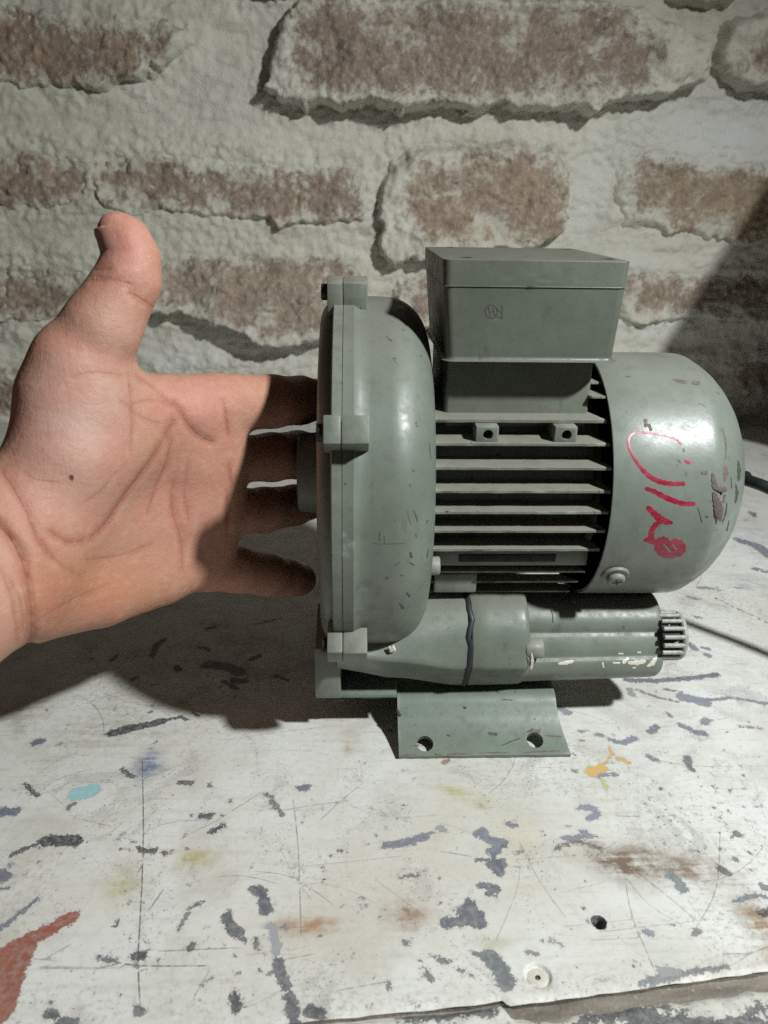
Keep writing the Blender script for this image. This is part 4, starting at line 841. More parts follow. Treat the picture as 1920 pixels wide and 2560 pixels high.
# chips along the cowl's shoulder
def cowl_surf(px, py):
    d = ray(px, py); tt_ = np.linspace(230, 430, 4000); PP = CAM+d[None]*tt_[:, None]; RR = np.hypot(PP[:, 1]-AY, PP[:, 2]-AZ)
    ok = np.where(RR <= np.interp(PP[:, 0], [c[0] for c in cow[2:]], [c[1] for c in cow[2:]], left=CR, right=-1))[0]
    if len(ok) == 0: return at(px, py, y=-40), np.array([0, -1., 0])
    p = PP[ok[0]]; R_ = RR[ok[0]]; n_ = np.array([0.35 if p[0] > 147 else 0.0, (p[1]-AY)/R_, (p[2]-AZ)/R_]); return p, n_/np.linalg.norm(n_)
for pts, wd in [(cpx([(1090, 700), (1105, 750), (1122, 850), (1118, 960)]), [3*k_, 8*k_, 14*k_, 8*k_]), (cpx([(1118, 1030), (1120, 1090), (1112, 1140)]), [20*k_, 36*k_, 14*k_]), (cpx([(1110, 1270), (1104, 1320)]), [20*k_, 14*k_])]:
    strokes('paint_chip', [(pts, wd)], cowl_surf, M['rust'], cowl, 0.2)
# cowl screw with a bent washer
sp, sn = cyl_surf(CR)(1537, 1437)
ws = cyl_between('washer', sp-sn*0.6, sp+sn*1.3, 6.0, M['screwpaint'], cowl, 32, 0.4)
sh = cyl_between('cowl_screw', sp+sn*0.8, sp+sn*3.9, 3.9, M['screwpaint'], cowl, 24, 1.1)
s2 = sp+sn*3.55; t1 = np.array([1., 0, 0]); t2 = np.cross(sn, t1)
for tv in (t1+0.3*t2, t2-0.3*t1):
    tv = tv/np.linalg.norm(tv); bmx = bmesh.new(); o3 = np.cross(sn, tv); vs = []
    for a_ in (-2.1, 2.1):
        for b2 in (-0.5, 0.5):
            for c2 in (-0.3, 0.42): vs.append(bmx.verts.new(s2+tv*a_+o3*b2+sn*c2))
    bmesh.ops.convex_hull(bmx, input=bmx.verts); from_bm('screw_slot', bmx, M['dark'], sh, auto=30)
# --- outlet: cast duct, rubber gasket, sleeve, twin-lobed silencer and its cage
def loft(name, secs, mat, parent, npt=48, caps=True, auto=50):
    """secs: list of (x, [(y,z)...]) closed outlines with the same count"""
    bm = bmesh.new(); R_ = []
    for x, poly in secs: R_.append([bm.verts.new((x, y, z)) for y, z in poly])
    n = len(R_[0])
    for i in range(len(R_)-1):
        for k2 in range(n): bm.faces.new((R_[i][k2], R_[i][(k2+1) % n], R_[i+1][(k2+1) % n], R_[i+1][k2]))
    if caps: bm.faces.new(R_[0]); bm.faces.new(R_[-1])
    return from_bm(name, bm, mat, parent, auto=auto)
def smooth_poly(pts, n=8):
    P = [np.array([0, a, b]) for a, b in pts]; m = len(P); out = []
    for i in range(m):
        p0, p1, p2, p3 = P[(i-1) % m], P[i], P[(i+1) % m], P[(i+2) % m]
        for k2 in range(n):
            t = k2/n; q = 0.5*((2*p1)+(-p0+p2)*t+(2*p0-5*p1+4*p2-p3)*t*t+(-p0+3*p1-3*p2+p3)*t**3); out.append((q[1], q[2]))
    return out
def round_poly(pts, n=4):
    """pts: (y, z, corner radius)"""
    out = []; m = len(pts)
    for i in range(m):
        p = np.array(pts[i][:2]); a = np.array(pts[i-1][:2])-p; b = np.array(pts[(i+1) % m][:2])-p; r = pts[i][2]
        la, lb = np.linalg.norm(a), np.linalg.norm(b); ra = min(r, la*0.47); rb = min(r, lb*0.47); A = p+a/la*ra; B = p+b/lb*rb
        for k2 in range(n+1):
            t = k2/n; q = (1-t)**2*A+2*t*(1-t)*p+t*t*B; out.append((q[0], q[1]))
    return out
S52 = [(0, 66.5, 8), (-34, 66.5, 12), (-47.5, 57, 12), (-52.3, 38.6, 2.4), (-41.5, 21.5, 4), (-18, 20.5, 6), (2, 27, 6)]
S20 = [(0, 66.5, 8), (-34, 65.5, 12), (-49, 56, 12), (-56.0, 45.6, 1.8), (-46.5, 29.5, 4), (-18, 28, 6), (2, 29, 6)]
S_6 = [(0, 66.5, 8), (-34, 65.5, 12), (-50, 58, 12), (-59.5, 50.6, 1.8), (-49, 36.5, 4), (-18, 31, 6), (2, 31, 6)]
mixp = lambda A, B, f: [tuple(a_*(1-f)+b2*f for a_, b2 in zip(p, q)) for p, q in zip(A, B)]
dsec = [(-8, S_6), (2, mixp(S_6, S20, 0.42)), (14, S20), (22, mixp(S20, S52, 0.1)), (30, mixp(S20, S52, 0.38)), (38, mixp(S20, S52, 0.72)), (44, mixp(S20, S52, 0.93)), (48, S52), (50, S52)]
duct = loft('outlet_duct', [(x, round_poly(p)) for x, p in dsec], M['paint'], blower, auto=60)
for v in duct.data.vertices:      # dents in the casting
    X_, Y_, Z_ = v.co/S
    v.co.y += S*(0.9*math.exp(-((X_-38)/5)**2-((Z_-47)/5)**2)-0.6*math.exp(-((X_-30)/4)**2-((Z_-52)/5)**2))*(1 if Y_ < -20 else 0)
sc_ = lambda P, s, c=(-24, 43): [(c[0]+(y-c[0])*s, c[1]+(z-c[1])*s, r) for y, z, r in P]
gk = []
for i, x in enumerate((49.6, 50.4, 51.6, 52.3)):
    gk.append((x, round_poly(sc_(S52, 1.0 if i in (0, 3) else 1.022))))
gask = loft('gasket', gk, M['gasket'], blower)
bmv = gask.data
for v in bmv.vertices: v.co.x += S*(0.7*math.sin(v.co.z/S*0.45)+0.35*math.sin(v.co.z/S*1.3))
sl = [(52.0, sc_(S52, 0.985)), (52.6, sc_(S52, 1.0)), (60, sc_(S52, 0.998)), (72, sc_(S52, 0.99)), (75.5, sc_(S52, 0.985)), (77.3, sc_(S52, 0.965)), (78.0, sc_(S52, 0.93))]
sleeve = loft('sleeve', [(x, round_poly(p)) for x, p in sl], M['paint'], blower)
PIPE = [(-12, 60.6), (-21, 61.6), (-28.5, 60.8), (-34, 58.2), (-37.3, 54.6), (-38.6, 51.0), (-38.6, 48.8), (-39.8, 47.6), (-41.8, 44.6), (-43.4, 41.2), (-44.2, 38.6), (-45.6, 37.4), (-46.6, 34.5), (-46.2, 30.8), (-43.8, 26.6), (-39.5, 23.0), (-33, 20.6), (-24, 20), (-10, 22), (0, 30), (3, 42), (-2, 54)]
pc = (-26, 43.2)
secs = []
for x, s_ in ((76.5, 1.0), (90, 0.985), (110, 0.965), (126, 0.945), (137.5, 0.93), (140.1, 0.92), (141.5, 0.88), (141.8, 0.80)):
    secs.append((x, smooth_poly([(pc[0]+(y-pc[0])*s_, pc[1]+(z-pc[1])*s_) for y, z in PIPE], 3)))
sil = loft('silencer', secs, M['paint'], blower, auto=60)
cyl_between('sleeve_screw', (76, -46.0, 45.2), (84.2, -46.0, 45.2), 4.6, M['screwpaint'], sleeve, 16, 0.5)
gp = at(1675, 1594, y=-35)
GY, GZ, GR = -34.0, gp[2]+0.7, 11.2
cage = lathe('cage_cap', [(141, 8.6), (149.2, 8.6), (149.3, GR-0.5), (149.9, GR+0.1), (151.0, GR), (151.8, GR-0.9), (152.1, GR-2.5), (152.2, 0)], M['grille'], blower, GY, GZ, 48)
cage.data.materials[0] = M['grille']
lathe('cage_core', [(140.5, 8.9), (148.8, 8.9), (148.8, 3)], M['inside'], cage, GY, GZ, 32)
for i in range(17):
    a = 2*math.pi*i/17+0.1; cy_, cz_ = GY+(GR-0.7)*math.cos(a), GZ+(GR-0.7)*math.sin(a)
    cyl_between('cage_bar', (140.5, cy_, cz_), (150.0, cy_, cz_), 1.1, M['grille'], cage, 8)
coil = [(144.0+4.2*t/60, GY+9.2*math.cos(t*1.25+2), GZ+9.2*math.sin(t*1.25+2)) for t in range(60)]
tube('cage_spring', coil, 0.35, M['grille'], cage, 6)
# cream paint splashes
def sil_surf(px, py):
    p = at(px, py, y=-44.5)
    # march to the silencer outline
    d = ray(px, py); s_ = np.interp(p[0], [76.5, 110, 140], [1.0, 0.965, 0.93]); pp = smooth_poly([(pc[0]+(y-pc[0])*s_, pc[1]+(z-pc[1])*s_) for y, z in PIPE], 3)
    pp = np.array(pp); hit = None
    for i in range(len(pp)):
        a2, b2 = pp[i], pp[(i+1) % len(pp)]; e = b2-a2; M2 = np.array([[d[1], -e[0]], [d[2], -e[1]]])
        if abs(np.linalg.det(M2)) < 1e-9: continue
        t, u = np.linalg.solve(M2, a2-CAM[1:]);
        if 0 <= u <= 1 and t > 0 and (hit is None or t < hit[0]):
            n_ = np.array([0, -abs(e[1]), (e[0] if e[1] < 0 else -e[0])]); hit = (t, np.array([0, e[1], -e[0]]))
    if hit is None: return p, np.array([0, -1., 0])
    n_ = hit[1]/np.linalg.norm(hit[1]);
    if n_[1] > 0: n_ = -n_
    return CAM+d*hit[0], n_
q6 = lambda L: [(1240+x/2.44, 1440+y/2.44) for x, y in L]
for pts, wd in [(q6([(385, 535), (430, 528), (470, 520)]), [3, 5, 3]), (q6([(715, 530), (752, 530)]), [2.2, 2.2]), (q6([(780, 525), (800, 505)]), [5, 4]), (q6([(810, 530), (860, 528), (905, 520)]), [3.4, 6.4, 4.5]), (q6([(750, 474), (772, 474)]), 2), (q6([(864, 466), (880, 466)]), 2), (q6([(925, 550), (955, 530), (975, 500)]), [2.5, 6.5, 3.5]), (q6([(835, 560), (848, 560)]), 2), (q6([(650, 530), (656, 555)]), 2), (q6([(470, 160), (482, 160)]), 1.6)]:
    strokes('paint_splash', [(pts, wd)], sil_surf, M['whitepaint'], sil, 0.16)
strokes('scratch', [(q6([(332, 195), (345, 235), (347, 285)]), [0.8, 1.4, 0.7])], sil_surf, M['dark'], sil, 0.1)
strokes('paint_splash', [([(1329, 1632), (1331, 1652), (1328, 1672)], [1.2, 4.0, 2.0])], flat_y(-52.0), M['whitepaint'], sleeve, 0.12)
pw = at(980, 1622, y=-55.0)
bmx = bmesh.new(); bmesh.ops.create_icosphere(bmx, subdivisions=3, radius=1.0)
for v in bmx.verts: v.co = Vector(pw)+Vector((v.co.x*1.7, v.co.y*0.9, v.co.z*1.7+0.5*math.sin(v.co.x*5)))
from_bm('paint_splash', bmx, M['whitepaint'], duct)

# --- scuffs and bare spots
def lathe_surf(prof):
    xs_ = [p[0] for p in prof]; rs_ = [p[1] for p in prof]
    def f(px, py):
        d = ray(px, py)
        tt_ = np.linspace(190, 420, 4600); PP = CAM+d[None]*tt_[:, None]; RR = np.hypot(PP[:, 1]-AY, PP[:, 2]-AZ)
        okk = np.where((PP[:, 0] >= xs_[0]) & (PP[:, 0] <= xs_[-1]) & (RR <= np.interp(PP[:, 0], xs_, rs_)))[0]
        if len(okk):
                p = PP[okk[0]]; R_ = RR[okk[0]]
                sl_ = (np.interp(p[0]+0.4, xs_, rs_)-np.interp(p[0]-0.4, xs_, rs_))/0.8
                n_ = np.array([-max(min(sl_, 6), -6), (p[1]-AY)/R_, (p[2]-AZ)/R_]); return p, n_/np.linalg.norm(n_)
        return at(px, py, y=-75), np.array([0, -1., 0])
    return f
M['scuff'] = m_plain('greasy_scuff', (0.075, 0.082, 0.066, 1), 0.6, 0, 0.5, 900)
hs = lathe_surf([(x, r) for x, r in body[7:-3]])
c8 = lambda L: [(760+x/4.097, 1000+y/4.097) for x, y in L]
c1 = lambda L: [(760+x/3.072, 600+y/3.072) for x, y in L]
for pts, wd in [(c1([(632, 735), (650, 760), (675, 776)]), [0.7, 1.2, 1.8]), (c1([(685, 910), (705, 912)]), 1.6), (c1([(690, 925), (715, 945)]), 0.8), (c1([(505, 775), (515, 778)]), 1.0), (c1([(860, 1400), (866, 1430)]), 2.0), (c1([(890, 885), (905, 895)]), 0.9),
                (c8([(1285, 430), (1290, 520), (1300, 620)]), [0.8, 1.4, 0.6]), (c8([(1110, 710), (1125, 730)]), 1.8), (c8([(1085, 865), (1088, 885)]), 1.6), (c8([(1060, 1130), (1070, 1200), (1100, 1290)]), [0.7, 1.0, 0.6]), (c8([(1120, 1130), (1150, 1200), (1160, 1250)]), [1.2, 2.2, 1.0]),
                (c8([(1145, 1375), (1150, 1400)]), 1.8), (c8([(1092, 1570), (1100, 1605)]), [3.0, 3.6]), (c8([(1085, 1670), (1125, 1690)]), 2.0), (c8([(1280, 1520), (1265, 1580), (1258, 1620)]), [0.8, 2.0, 0.8]), (c8([(1055, 1980), (1078, 2005)]), [2.6, 3.4]), (c8([(985, 2090), (1010, 2125)]), [2.8, 3.6]), (c8([(775, 1350), (772, 1440)]), 1.2), (c8([(820, 1390), (825, 1470)]), 1.0), (c8([(700, 1470), (860, 1475), (1040, 1470)]), 0.8), (c8([(930, 1700), (980, 1660)]), 1.0), (c8([(990, 1795), (1010, 1800)]), 1.6), (c8([(845, 1820), (855, 1825)]), 2.0), (c8([(1265, 1235), (1255, 1255)]), 1.8)]:
    strokes('paint_scuff', [(pts, wd)], hs, M['scuff'], housing, 0.06)
strokes('paint_scuff', [(c8([(478, 1165), (510, 1160), (520, 1185), (505, 1205)]), [2.5, 5.0, 5.0, 2.0])], hs, M['rust'], housing, 0.08)
def line_surf(poly):
    pp = np.array(poly)
    def f(px, py):
        d = ray(px, py); hit = None
        for i in range(len(pp)-1):
            a2, b2 = pp[i], pp[i+1]; e = b2-a2; M2 = np.array([[d[1], -e[0]], [d[2], -e[1]]])
            if abs(np.linalg.det(M2)) < 1e-9: continue
            t, u = np.linalg.solve(M2, a2-CAM[1:])
            lo_u = -0.3 if i == 0 else 0
            if lo_u <= u <= 1 and t > 0 and (hit is None or t < hit[0]): hit = (t, e)
        if hit is None: return at(px, py, z=3), np.array([0, 0, 1.])
        e = hit[1]; n_ = np.array([0, -e[1], e[0]]); n_ /= np.linalg.norm(n_)
        if n_[2] < 0: n_ = -n_
        return CAM+d*hit[0], n_
    return f
fsf = line_surf([(p[1], p[2]) for p in spline([(0, y, z) for y, z in PB], 6)])
c5 = lambda L: [(760+x/2.44, 1420+y/2.44) for x, y in L]
for pts, wd, mt in [(c5([(572, 870), (582, 895)]), [3.5, 4.5], 'dark'), (c5([(976, 850), (984, 853)]), 3.0, 'dark'), (c5([(1365, 1000), (1395, 990), (1440, 1002)]), [3, 4.5, 2.5], 'rust'), (c5([(1478, 1022), (1520, 1026), (1570, 1030)]), [1.5, 2.6, 1.2], 'rust'), (c5([(1205, 1085), (1260, 1060), (1320, 1040)]), [1.0, 2.0, 1.0], 'scuff'), (c5([(1215, 802), (1270, 806)]), 1.2, 'scuff'), (c5([(1130, 1010), (1170, 1015)]), 4.0, 'scuff'), (c5([(1405, 918), (1408, 924)]), 1.4, 'dark'),
                    (c5([(590, 1145), (640, 1140), (690, 1142)]), [1.2, 2.2, 1.0], 'rust'), (c5([(800, 1136), (830, 1140)]), 2.6, 'rust'), (c5([(870, 1138), (930, 1134), (990, 1134)]), [1.0, 2.4, 1.0], 'rust'), (c5([(1070, 1130), (1180, 1126), (1250, 1128)]), [0.8, 1.8, 1.0], 'rust'), (c5([(1330, 1128), (1450, 1120), (1560, 1116)]), [0.8, 2.2, 1.6], 'rust'), (c5([(675, 1085), (700, 1080)]), 1.6, 'scuff'), (c5([(875, 1020), (885, 1024)]), 2.2, 'scuff')]:
    strokes('paint_chip', [(pts, wd)], fsf, M[mt], foot, 0.07)
for pts, wd in [(cpx([(1225, 980), (1232, 1060), (1228, 1140)]), [2, 5, 3]), (cpx([(1205, 1180), (1215, 1250), (1200, 1330)]), [1.5, 4, 2]), (cpx([(1165, 1120), (1170, 1200)]), [1, 1.6]), (cpx([(1130, 1330), (1120, 1420), (1090, 1500)]), [1, 2.4, 1]), (cpx([(1150, 1480), (1130, 1560)]), [1, 2])]:
    strokes('paint_scuff', [(pts, wd)], cowl_surf, M['scuff'], cowl, 0.12)

# ================================================================== POWER CORD
cpts = [(120, 60, 52), (140, 54, 66), (160, 44, 86), at(1845, 1194, y=34), at(1855, 1197, y=28), at(1890, 1208, y=20), at(1925, 1222, y=14), (232, -8, 92), (262, -42, 88), (280, -90, 86), (272, -150, 90), (290, -230, 92), (340, -330, 80), (420, -420, 40)]
cord = tube('power_cord', spline(cpts, 8), 3.1, M['cord'], None, 14)
cord['label'] = 'black rubber power cord leaving the back of the motor at right'; cord['category'] = 'cord'

# ================================================================== HAND AND FOREARM (one continuous skin)
def dep(px): return -84+0.113*px
def hp(px, py, y=None): return at(px, py, y=dep(px) if y is None else y)
def hw(px, py, w_, y=None):       # a joint seen at (px, py) with half width w_ px
    p = hp(px, py, y); return (p, w_*((p-CAM)@fw)/F)
prims = {}
def cap(group, pts): prims.setdefault(group, []).append([(np.asarray(p, float), r) for p, r in pts])
# palm: metacarpals, heel, thumb ball
cap('palm', [(hp(70, 1250), 14.5), (hp(330, 1020), 13.2), hw(540, 1010, 74, -22)])
cap('palm', [(hp(70, 1290), 14.5), (hp(330, 1090), 12.6), hw(540, 1075, 60, -22)])
cap('palm', [(hp(60, 1330), 14.5), (hp(330, 1160), 12.4), hw(545, 1142, 64, -23)])
cap('palm', [(hp(60, 1360), 14.5), (hp(330, 1230), 12.2), hw(545, 1210, 60, -23)])
cap('palm', [(hp(60, 1390), 14.0), (hp(330, 1300), 12.0), hw(540, 1278, 64, -23)])
cap('palm', [(hp(60, 1430), 14.0), (hp(330, 1365), 12.0), hw(530, 1345, 58, -23)])
cap('palm', [(hp(70, 1470), 13.5), (hp(330, 1425), 12.0), hw(515, 1412, 62, -24)])
cap('palm', [(hp(95, 1500, -78), 15.0), (hp(250, 1478, -60), 14.0), (hp(390, 1440, -42), 11.8)])
cap('palm', [(hp(165, 1150, -67), 17.0), (hp(120, 1270, -72), 16.0)])
cap('palm', [(hp(185, 1010, -60), 16.6), (hp(175, 1120, -66), 17.6), (hp(250, 1140, -58), 14.0)])
cap('palm', [(hp(250, 1010, -56), 13.5), (hp(290, 1100, -54), 13.0)])
# wrist and forearm
cap('palm', [(hp(20, 1405, -88), 23), (hp(-30, 1450, -94), 25), (hp(-250, 1580, -120), 28), (hp(-900, 1990, -205), 34)])
cap('palm', [(hp(-60, 1330, -90), 20), (hp(60, 1290, -80), 17)])
# thumb
cap('palm', [(hp(172, 985, -60), 16.6), hw(196, 905, 108, -58), hw(256, 815, 88, -55), hw(318, 705, 70, -51)])
TH_ = [hw(258, 815, 86, -57), hw(322, 697, 72, -51), hw(330, 645, 66, -49), hw(314, 600, 58, -48), hw(292, 578, 47, -48)]
cap('thumb', TH_)
# fingers: base, knuckle, second joint, tip (they lean away from the lens along the housing)
cap('index', [hw(540, 1010, 72, -22), hw(600, 1008, 70, -14), hw(680, 1004, 65, -1), hw(750, 1001, 59, 18), hw(790, 1000, 52, 34)])
cap('middle', [hw(548, 1146, 62, -23), hw(600, 1148, 58, -13), hw(680, 1143, 60, 2), hw(745, 1137, 59, 24), hw(786, 1135, 53, 42)])
cap('ring', [hw(545, 1279, 62, -23), hw(600, 1278, 57, -14), hw(660, 1275, 56, 0), hw(735, 1263, 50, 22), hw(778, 1254, 44, 38)])
cap('pinky', [hw(515, 1414, 62, -24), hw(590, 1424, 57, -15), hw(670, 1438, 52, -2), hw(720, 1446, 46, 8), hw(750, 1449, 41, 16)])
VX = 1.35
bx0 = np.array([-250., -165., 8.]); bx1 = np.array([-8., 78., 226.])
NXg, NYg, NZg = [int(math.ceil((b-a)/VX))+1 for a, b in zip(bx0, bx1)]
ax = [(bx0[i]+VX*np.arange(n)).astype(np.float32) for i, n in enumerate((NXg, NYg, NZg))]
def d_chain(ch, GX, GY, GZ):
    out = None
    for (p, r0), (q, r1) in zip(ch[:-1], ch[1:]):
        e = q-p; L2 = e@e
        t = np.clip(((GX-p[0])*e[0]+(GY-p[1])*e[1]+(GZ-p[2])*e[2])/L2, 0, 1)
        d = np.sqrt((GX-p[0]-t*e[0])**2+(GY-p[1]-t*e[1])**2+(GZ-p[2]-t*e[2])**2)-(r0+(r1-r0)*t)
        out = d if out is None else smin(out, d, 2.5)
    return out
def smin(a, b, k):
    h = np.maximum(k-np.abs(a-b), 0)/k; return np.minimum(a, b)-h*h*k*0.25
GX = ax[0][:, None, None]; GY_ = ax[1][None, :, None]; GZ_ = ax[2][None, None, :]
palm = None
for ch in prims['palm']:
    d = d_chain(ch, GX, GY_, GZ_); palm = d if palm is None else smin(palm, d, 12.0)
fld = smin(palm, d_chain(prims['thumb'][0], GX, GY_, GZ_), 5.0)
base_f = fld
for g in ('index', 'middle', 'ring', 'pinky'):
    fld = np.minimum(fld, smin(base_f, d_chain(prims[g][0], GX, GY_, GZ_), 3.5))
# creases of the palm: shallow grooves along lines seen in the photo
creases = [([(434, 1053), (401, 1113), (347, 1189), (304, 1248), (244, 1330), (179, 1357), (125, 1330)], 1.15, 9), ([(428, 1096), (417, 1151), (390, 1216), (369, 1281)], 0.6, 7),
 ([(320, 934), (326, 988), (330, 1069), (325, 1130)], 0.4, 7), ([(340, 940), (390, 975), (435, 1015)], 0.5, 7), ([(436, 1010), (470, 1062), (500, 1092), (528, 1104)], 1.0, 10), ([(0, 1172), (54, 1259), (92, 1346), (130, 1400)], 0.9, 9),
 ([(-20, 1300), (38, 1368), (65, 1449), (77, 1530), (74, 1600), (66, 1650)], 2.6, 11), ([(0, 1420), (30, 1500), (44, 1600)], 0.5, 7), ([(434, 1205), (428, 1270), (450, 1346), (455, 1422)], 0.5, 8), ([(559, 1000), (570, 1086)], 0.7, 7), ([(572, 1160), (576, 1205)], 0.6, 7), ([(566, 1225), (570, 1335)], 0.5, 7),
 ([(325, 733), (352, 748), (388, 772)], 0.6, 7), ([(180, 940), (240, 932), (300, 938)], 0.35, 6), ([(245, 690), (290, 700), (330, 712)], 0.45, 6), ([(240, 675), (275, 672)], 0.6, 5), ([(228, 700), (262, 704)], 0.5, 5), ([(80, 1560), (180, 1500), (270, 1460)], 0.3, 7), ([(20, 1440), (50, 1500), (58, 1580)], 0.4, 6), ([(100, 1350), (150, 1410), (200, 1440)], 0.35, 6), ([(215, 1400), (300, 1390), (380, 1360)], 0.3, 6), ([(300, 1000), (350, 1040), (400, 1060)], 0.3, 6), ([(330, 1010), (380, 1000), (420, 1010)], 0.3, 6), ([(470, 1150), (460, 1230), (470, 1300)], 0.3, 6), ([(60, 1180), (90, 1200), (140, 1205)], 0.25, 6), ([(200, 1260), (250, 1230), (290, 1180)], 0.2, 6)]
near = np.where(np.abs(fld) < 5.0)
PX = np.stack([ax[0][near[0]], ax[1][near[1]], ax[2][near[2]]], -1).astype(float)
dd = PX-CAM; zc = dd@fw; U = 960+F*(dd@rt)/zc; Vv = 1280-F*(dd@up)/zc
add = np.zeros(len(U))
grad = np.gradient(fld, VX, axis=1)[near]          # only the side that faces the lens
facing = np.clip(-grad*1.6, 0, 1)
for pts, dep_, wd in creases:
    q = np.array(spline([np.append(p, 0) for p in np.array(pts, float)], 5))[:, :2]; best = np.full(len(U), 1e9)
    for i in range(len(q)-1):
        e = q[i+1]-q[i]; t = np.clip(((U-q[i, 0])*e[0]+(Vv-q[i, 1])*e[1])/(e@e), 0, 1)
        best = np.minimum(best, (U-q[i, 0]-t*e[0])**2+(Vv-q[i, 1]-t*e[1])**2)
    add += dep_*np.exp(-best/(wd*wd))*facing
# hollow and pads of the palm
for cx_, cy_, sx, sy, a_ in ((400, 1230, 80, 100, 3.2), (500, 1045, 40, 34, -0.8), (505, 1175, 40, 36, -0.4), (500, 1300, 40, 40, -0.5), (350, 970, 40, 30, 1.0)):
    add += a_*np.exp(-((U-cx_)/sx)**2-((Vv-cy_)/sy)**2)*facing
fld[near] = fld[near]+add.astype(np.float32)
def surface_nets(f, org, h):
    neg = f < 0; nx, ny, nz = f.shape
    c = np.zeros((nx-1, ny-1, nz-1), np.uint8)
    for i in (0, 1):
        for j in (0, 1):
            for k2 in (0, 1): c += neg[i:nx-1+i, j:ny-1+j, k2:nz-1+k2]
    act = (c > 0) & (c < 8); ids = np.full(act.shape, -1, np.int64); I, J, K = np.where(act); ids[I, J, K] = np.arange(len(I))
    acc = np.zeros((len(I), 3)); cnt = np.zeros(len(I))
    corners = [(i, j, k2) for i in (0, 1) for j in (0, 1) for k2 in (0, 1)]
    for a in corners:
        for ax_ in range(3):
            if a[ax_] == 1: continue
            b = list(a); b[ax_] = 1
            fa = f[I+a[0], J+a[1], K+a[2]]; fb = f[I+b[0], J+b[1], K+b[2]]; m = (fa < 0) != (fb < 0)
            t = np.where(m, fa/np.where(m, fa-fb, 1), 0)
            P = np.stack([np.full(len(I), float(a[0])), np.full(len(I), float(a[1])), np.full(len(I), float(a[2]))], -1); P[:, ax_] += t
            acc[m] += P[m]; cnt[m] += 1
    V = (np.stack([I, J, K], -1)+acc/cnt[:, None])*h+org
    Q = []
    for ax_ in range(3):
        o1, o2 = (ax_+1) % 3, (ax_+2) % 3
        sl = [slice(None)]*3; sl[ax_] = slice(0, -1); s2 = [slice(None)]*3; s2[ax_] = slice(1, None)
        ch = neg[tuple(sl)] != neg[tuple(s2)]
        idx = np.stack(np.where(ch), -1); ok = (idx[:, o1] > 0) & (idx[:, o2] > 0) & (idx[:, o1] < f.shape[o1]-1) & (idx[:, o2] < f.shape[o2]-1)
        idx = idx[ok]; fl = neg[tuple(idx.T)]
        def cell(da, db):
            q = idx.copy(); q[:, o1] -= da; q[:, o2] -= db; return ids[q[:, 0], q[:, 1], q[:, 2]]
        quad = np.stack([cell(1, 1), cell(0, 1), cell(0, 0), cell(1, 0)], -1)
        quad[~fl] = quad[~fl][:, ::-1]; Q.append(quad)
    Q = np.concatenate(Q); return V, Q[(Q >= 0).all(1)]
HV, HQ = surface_nets(fld, bx0, VX)
# a light relaxation takes the voxel steps out
for it in range(3):
    acc = np.zeros_like(HV); cnt = np.zeros(len(HV))
    for a in range(4):
        np.add.at(acc, HQ[:, a], HV[HQ[:, (a+1) % 4]]); np.add.at(acc, HQ[:, a], HV[HQ[:, a-1]]); np.add.at(cnt, HQ[:, a], 2)
    HV = HV*0.6+0.4*acc/np.maximum(cnt, 1)[:, None]
def m_skin():
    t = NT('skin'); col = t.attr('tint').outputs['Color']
    n1 = t.noise(70, 5, 0.6); n2 = t.noise(420, 4, 0.65); n3 = t.noise(1700, 3, 0.6)
    vor = t.n('ShaderNodeTexVoronoi', feature='DISTANCE_TO_EDGE'); t.put(vor.inputs['Vector'], t.coord()); vor.inputs['Scale'].default_value = 900
    wr = t.noise(160, 4, 0.6, stretch=(1.0, 1.0, 0.25), dist=0.5)
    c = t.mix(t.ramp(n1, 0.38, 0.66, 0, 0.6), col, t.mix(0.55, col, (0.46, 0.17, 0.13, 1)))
    c = t.mix(t.ramp(t.noise(160, 5, 0.7), 0.5, 0.68, 0, 0.4), c, t.mix(0.5, col, (0.60, 0.40, 0.30, 1)))
    c = t.mix(t.ramp(n2, 0.45, 0.75, 0, 0.3), c, t.mix(0.5, col, (0.62, 0.40, 0.29, 1)))
    mo_ = t.attr('mole').outputs['Fac']
    c = t.mix(t.ramp(t.math('ADD', mo_, t.math('MULTIPLY', t.math('SUBTRACT', n2, 0.5), 1.2)), 0.5, 0.85), c, (0.12, 0.045, 0.03, 1))
    w2 = t.noise(330, 3, 0.6, stretch=(0.3, 1.0, 1.0), dist=0.8)
    cr_ = t.math('ABSOLUTE', t.math('ADD', t.attr('crease').outputs['Fac'], t.math('MULTIPLY', t.math('SUBTRACT', n2, 0.5), 5.0))); ck = t.attr('creasek').outputs['Fac']
    line = t.math('MULTIPLY', t.math('SUBTRACT', 1.0, t.ramp(cr_, 0.3, 4.5)), ck)
    c = t.mix(t.math('MULTIPLY', line, 0.33), c, (0.22, 0.075, 0.05, 1))
    nb = t.bump(t.math('SUBTRACT', 1.0, line), 0.30, 0.0006)
    nb = t.bump(wr, 0.3, 0.0010, nb); nb = t.bump(w2, 0.3, 0.0007, nb); nb = t.bump(n2, 0.35, 0.0006, nb); nb = t.bump(vor.outputs['Distance'], 0.22, 0.0003, nb)
    return t.fin(c, t.ramp(n2, 0.3, 0.7, 0.50, 0.64), nb, **{'Subsurface Weight': 0.22, 'Subsurface Scale': 0.0035, 'Subsurface Radius': (1.0, 0.36, 0.2), 'Specular IOR Level': 0.35})
M['skin'] = m_skin()
hand_root_loc = HV[HV[:, 2].argmin()]
me = bpy.data.meshes.new('person'); me.vertices.add(len(HV)); me.vertices.foreach_set('co', (HV*S).astype(np.float32).ravel())
me.loops.add(HQ.size); me.loops.foreach_set('vertex_index', HQ.astype(np.int32).ravel()); me.polygons.add(len(HQ))
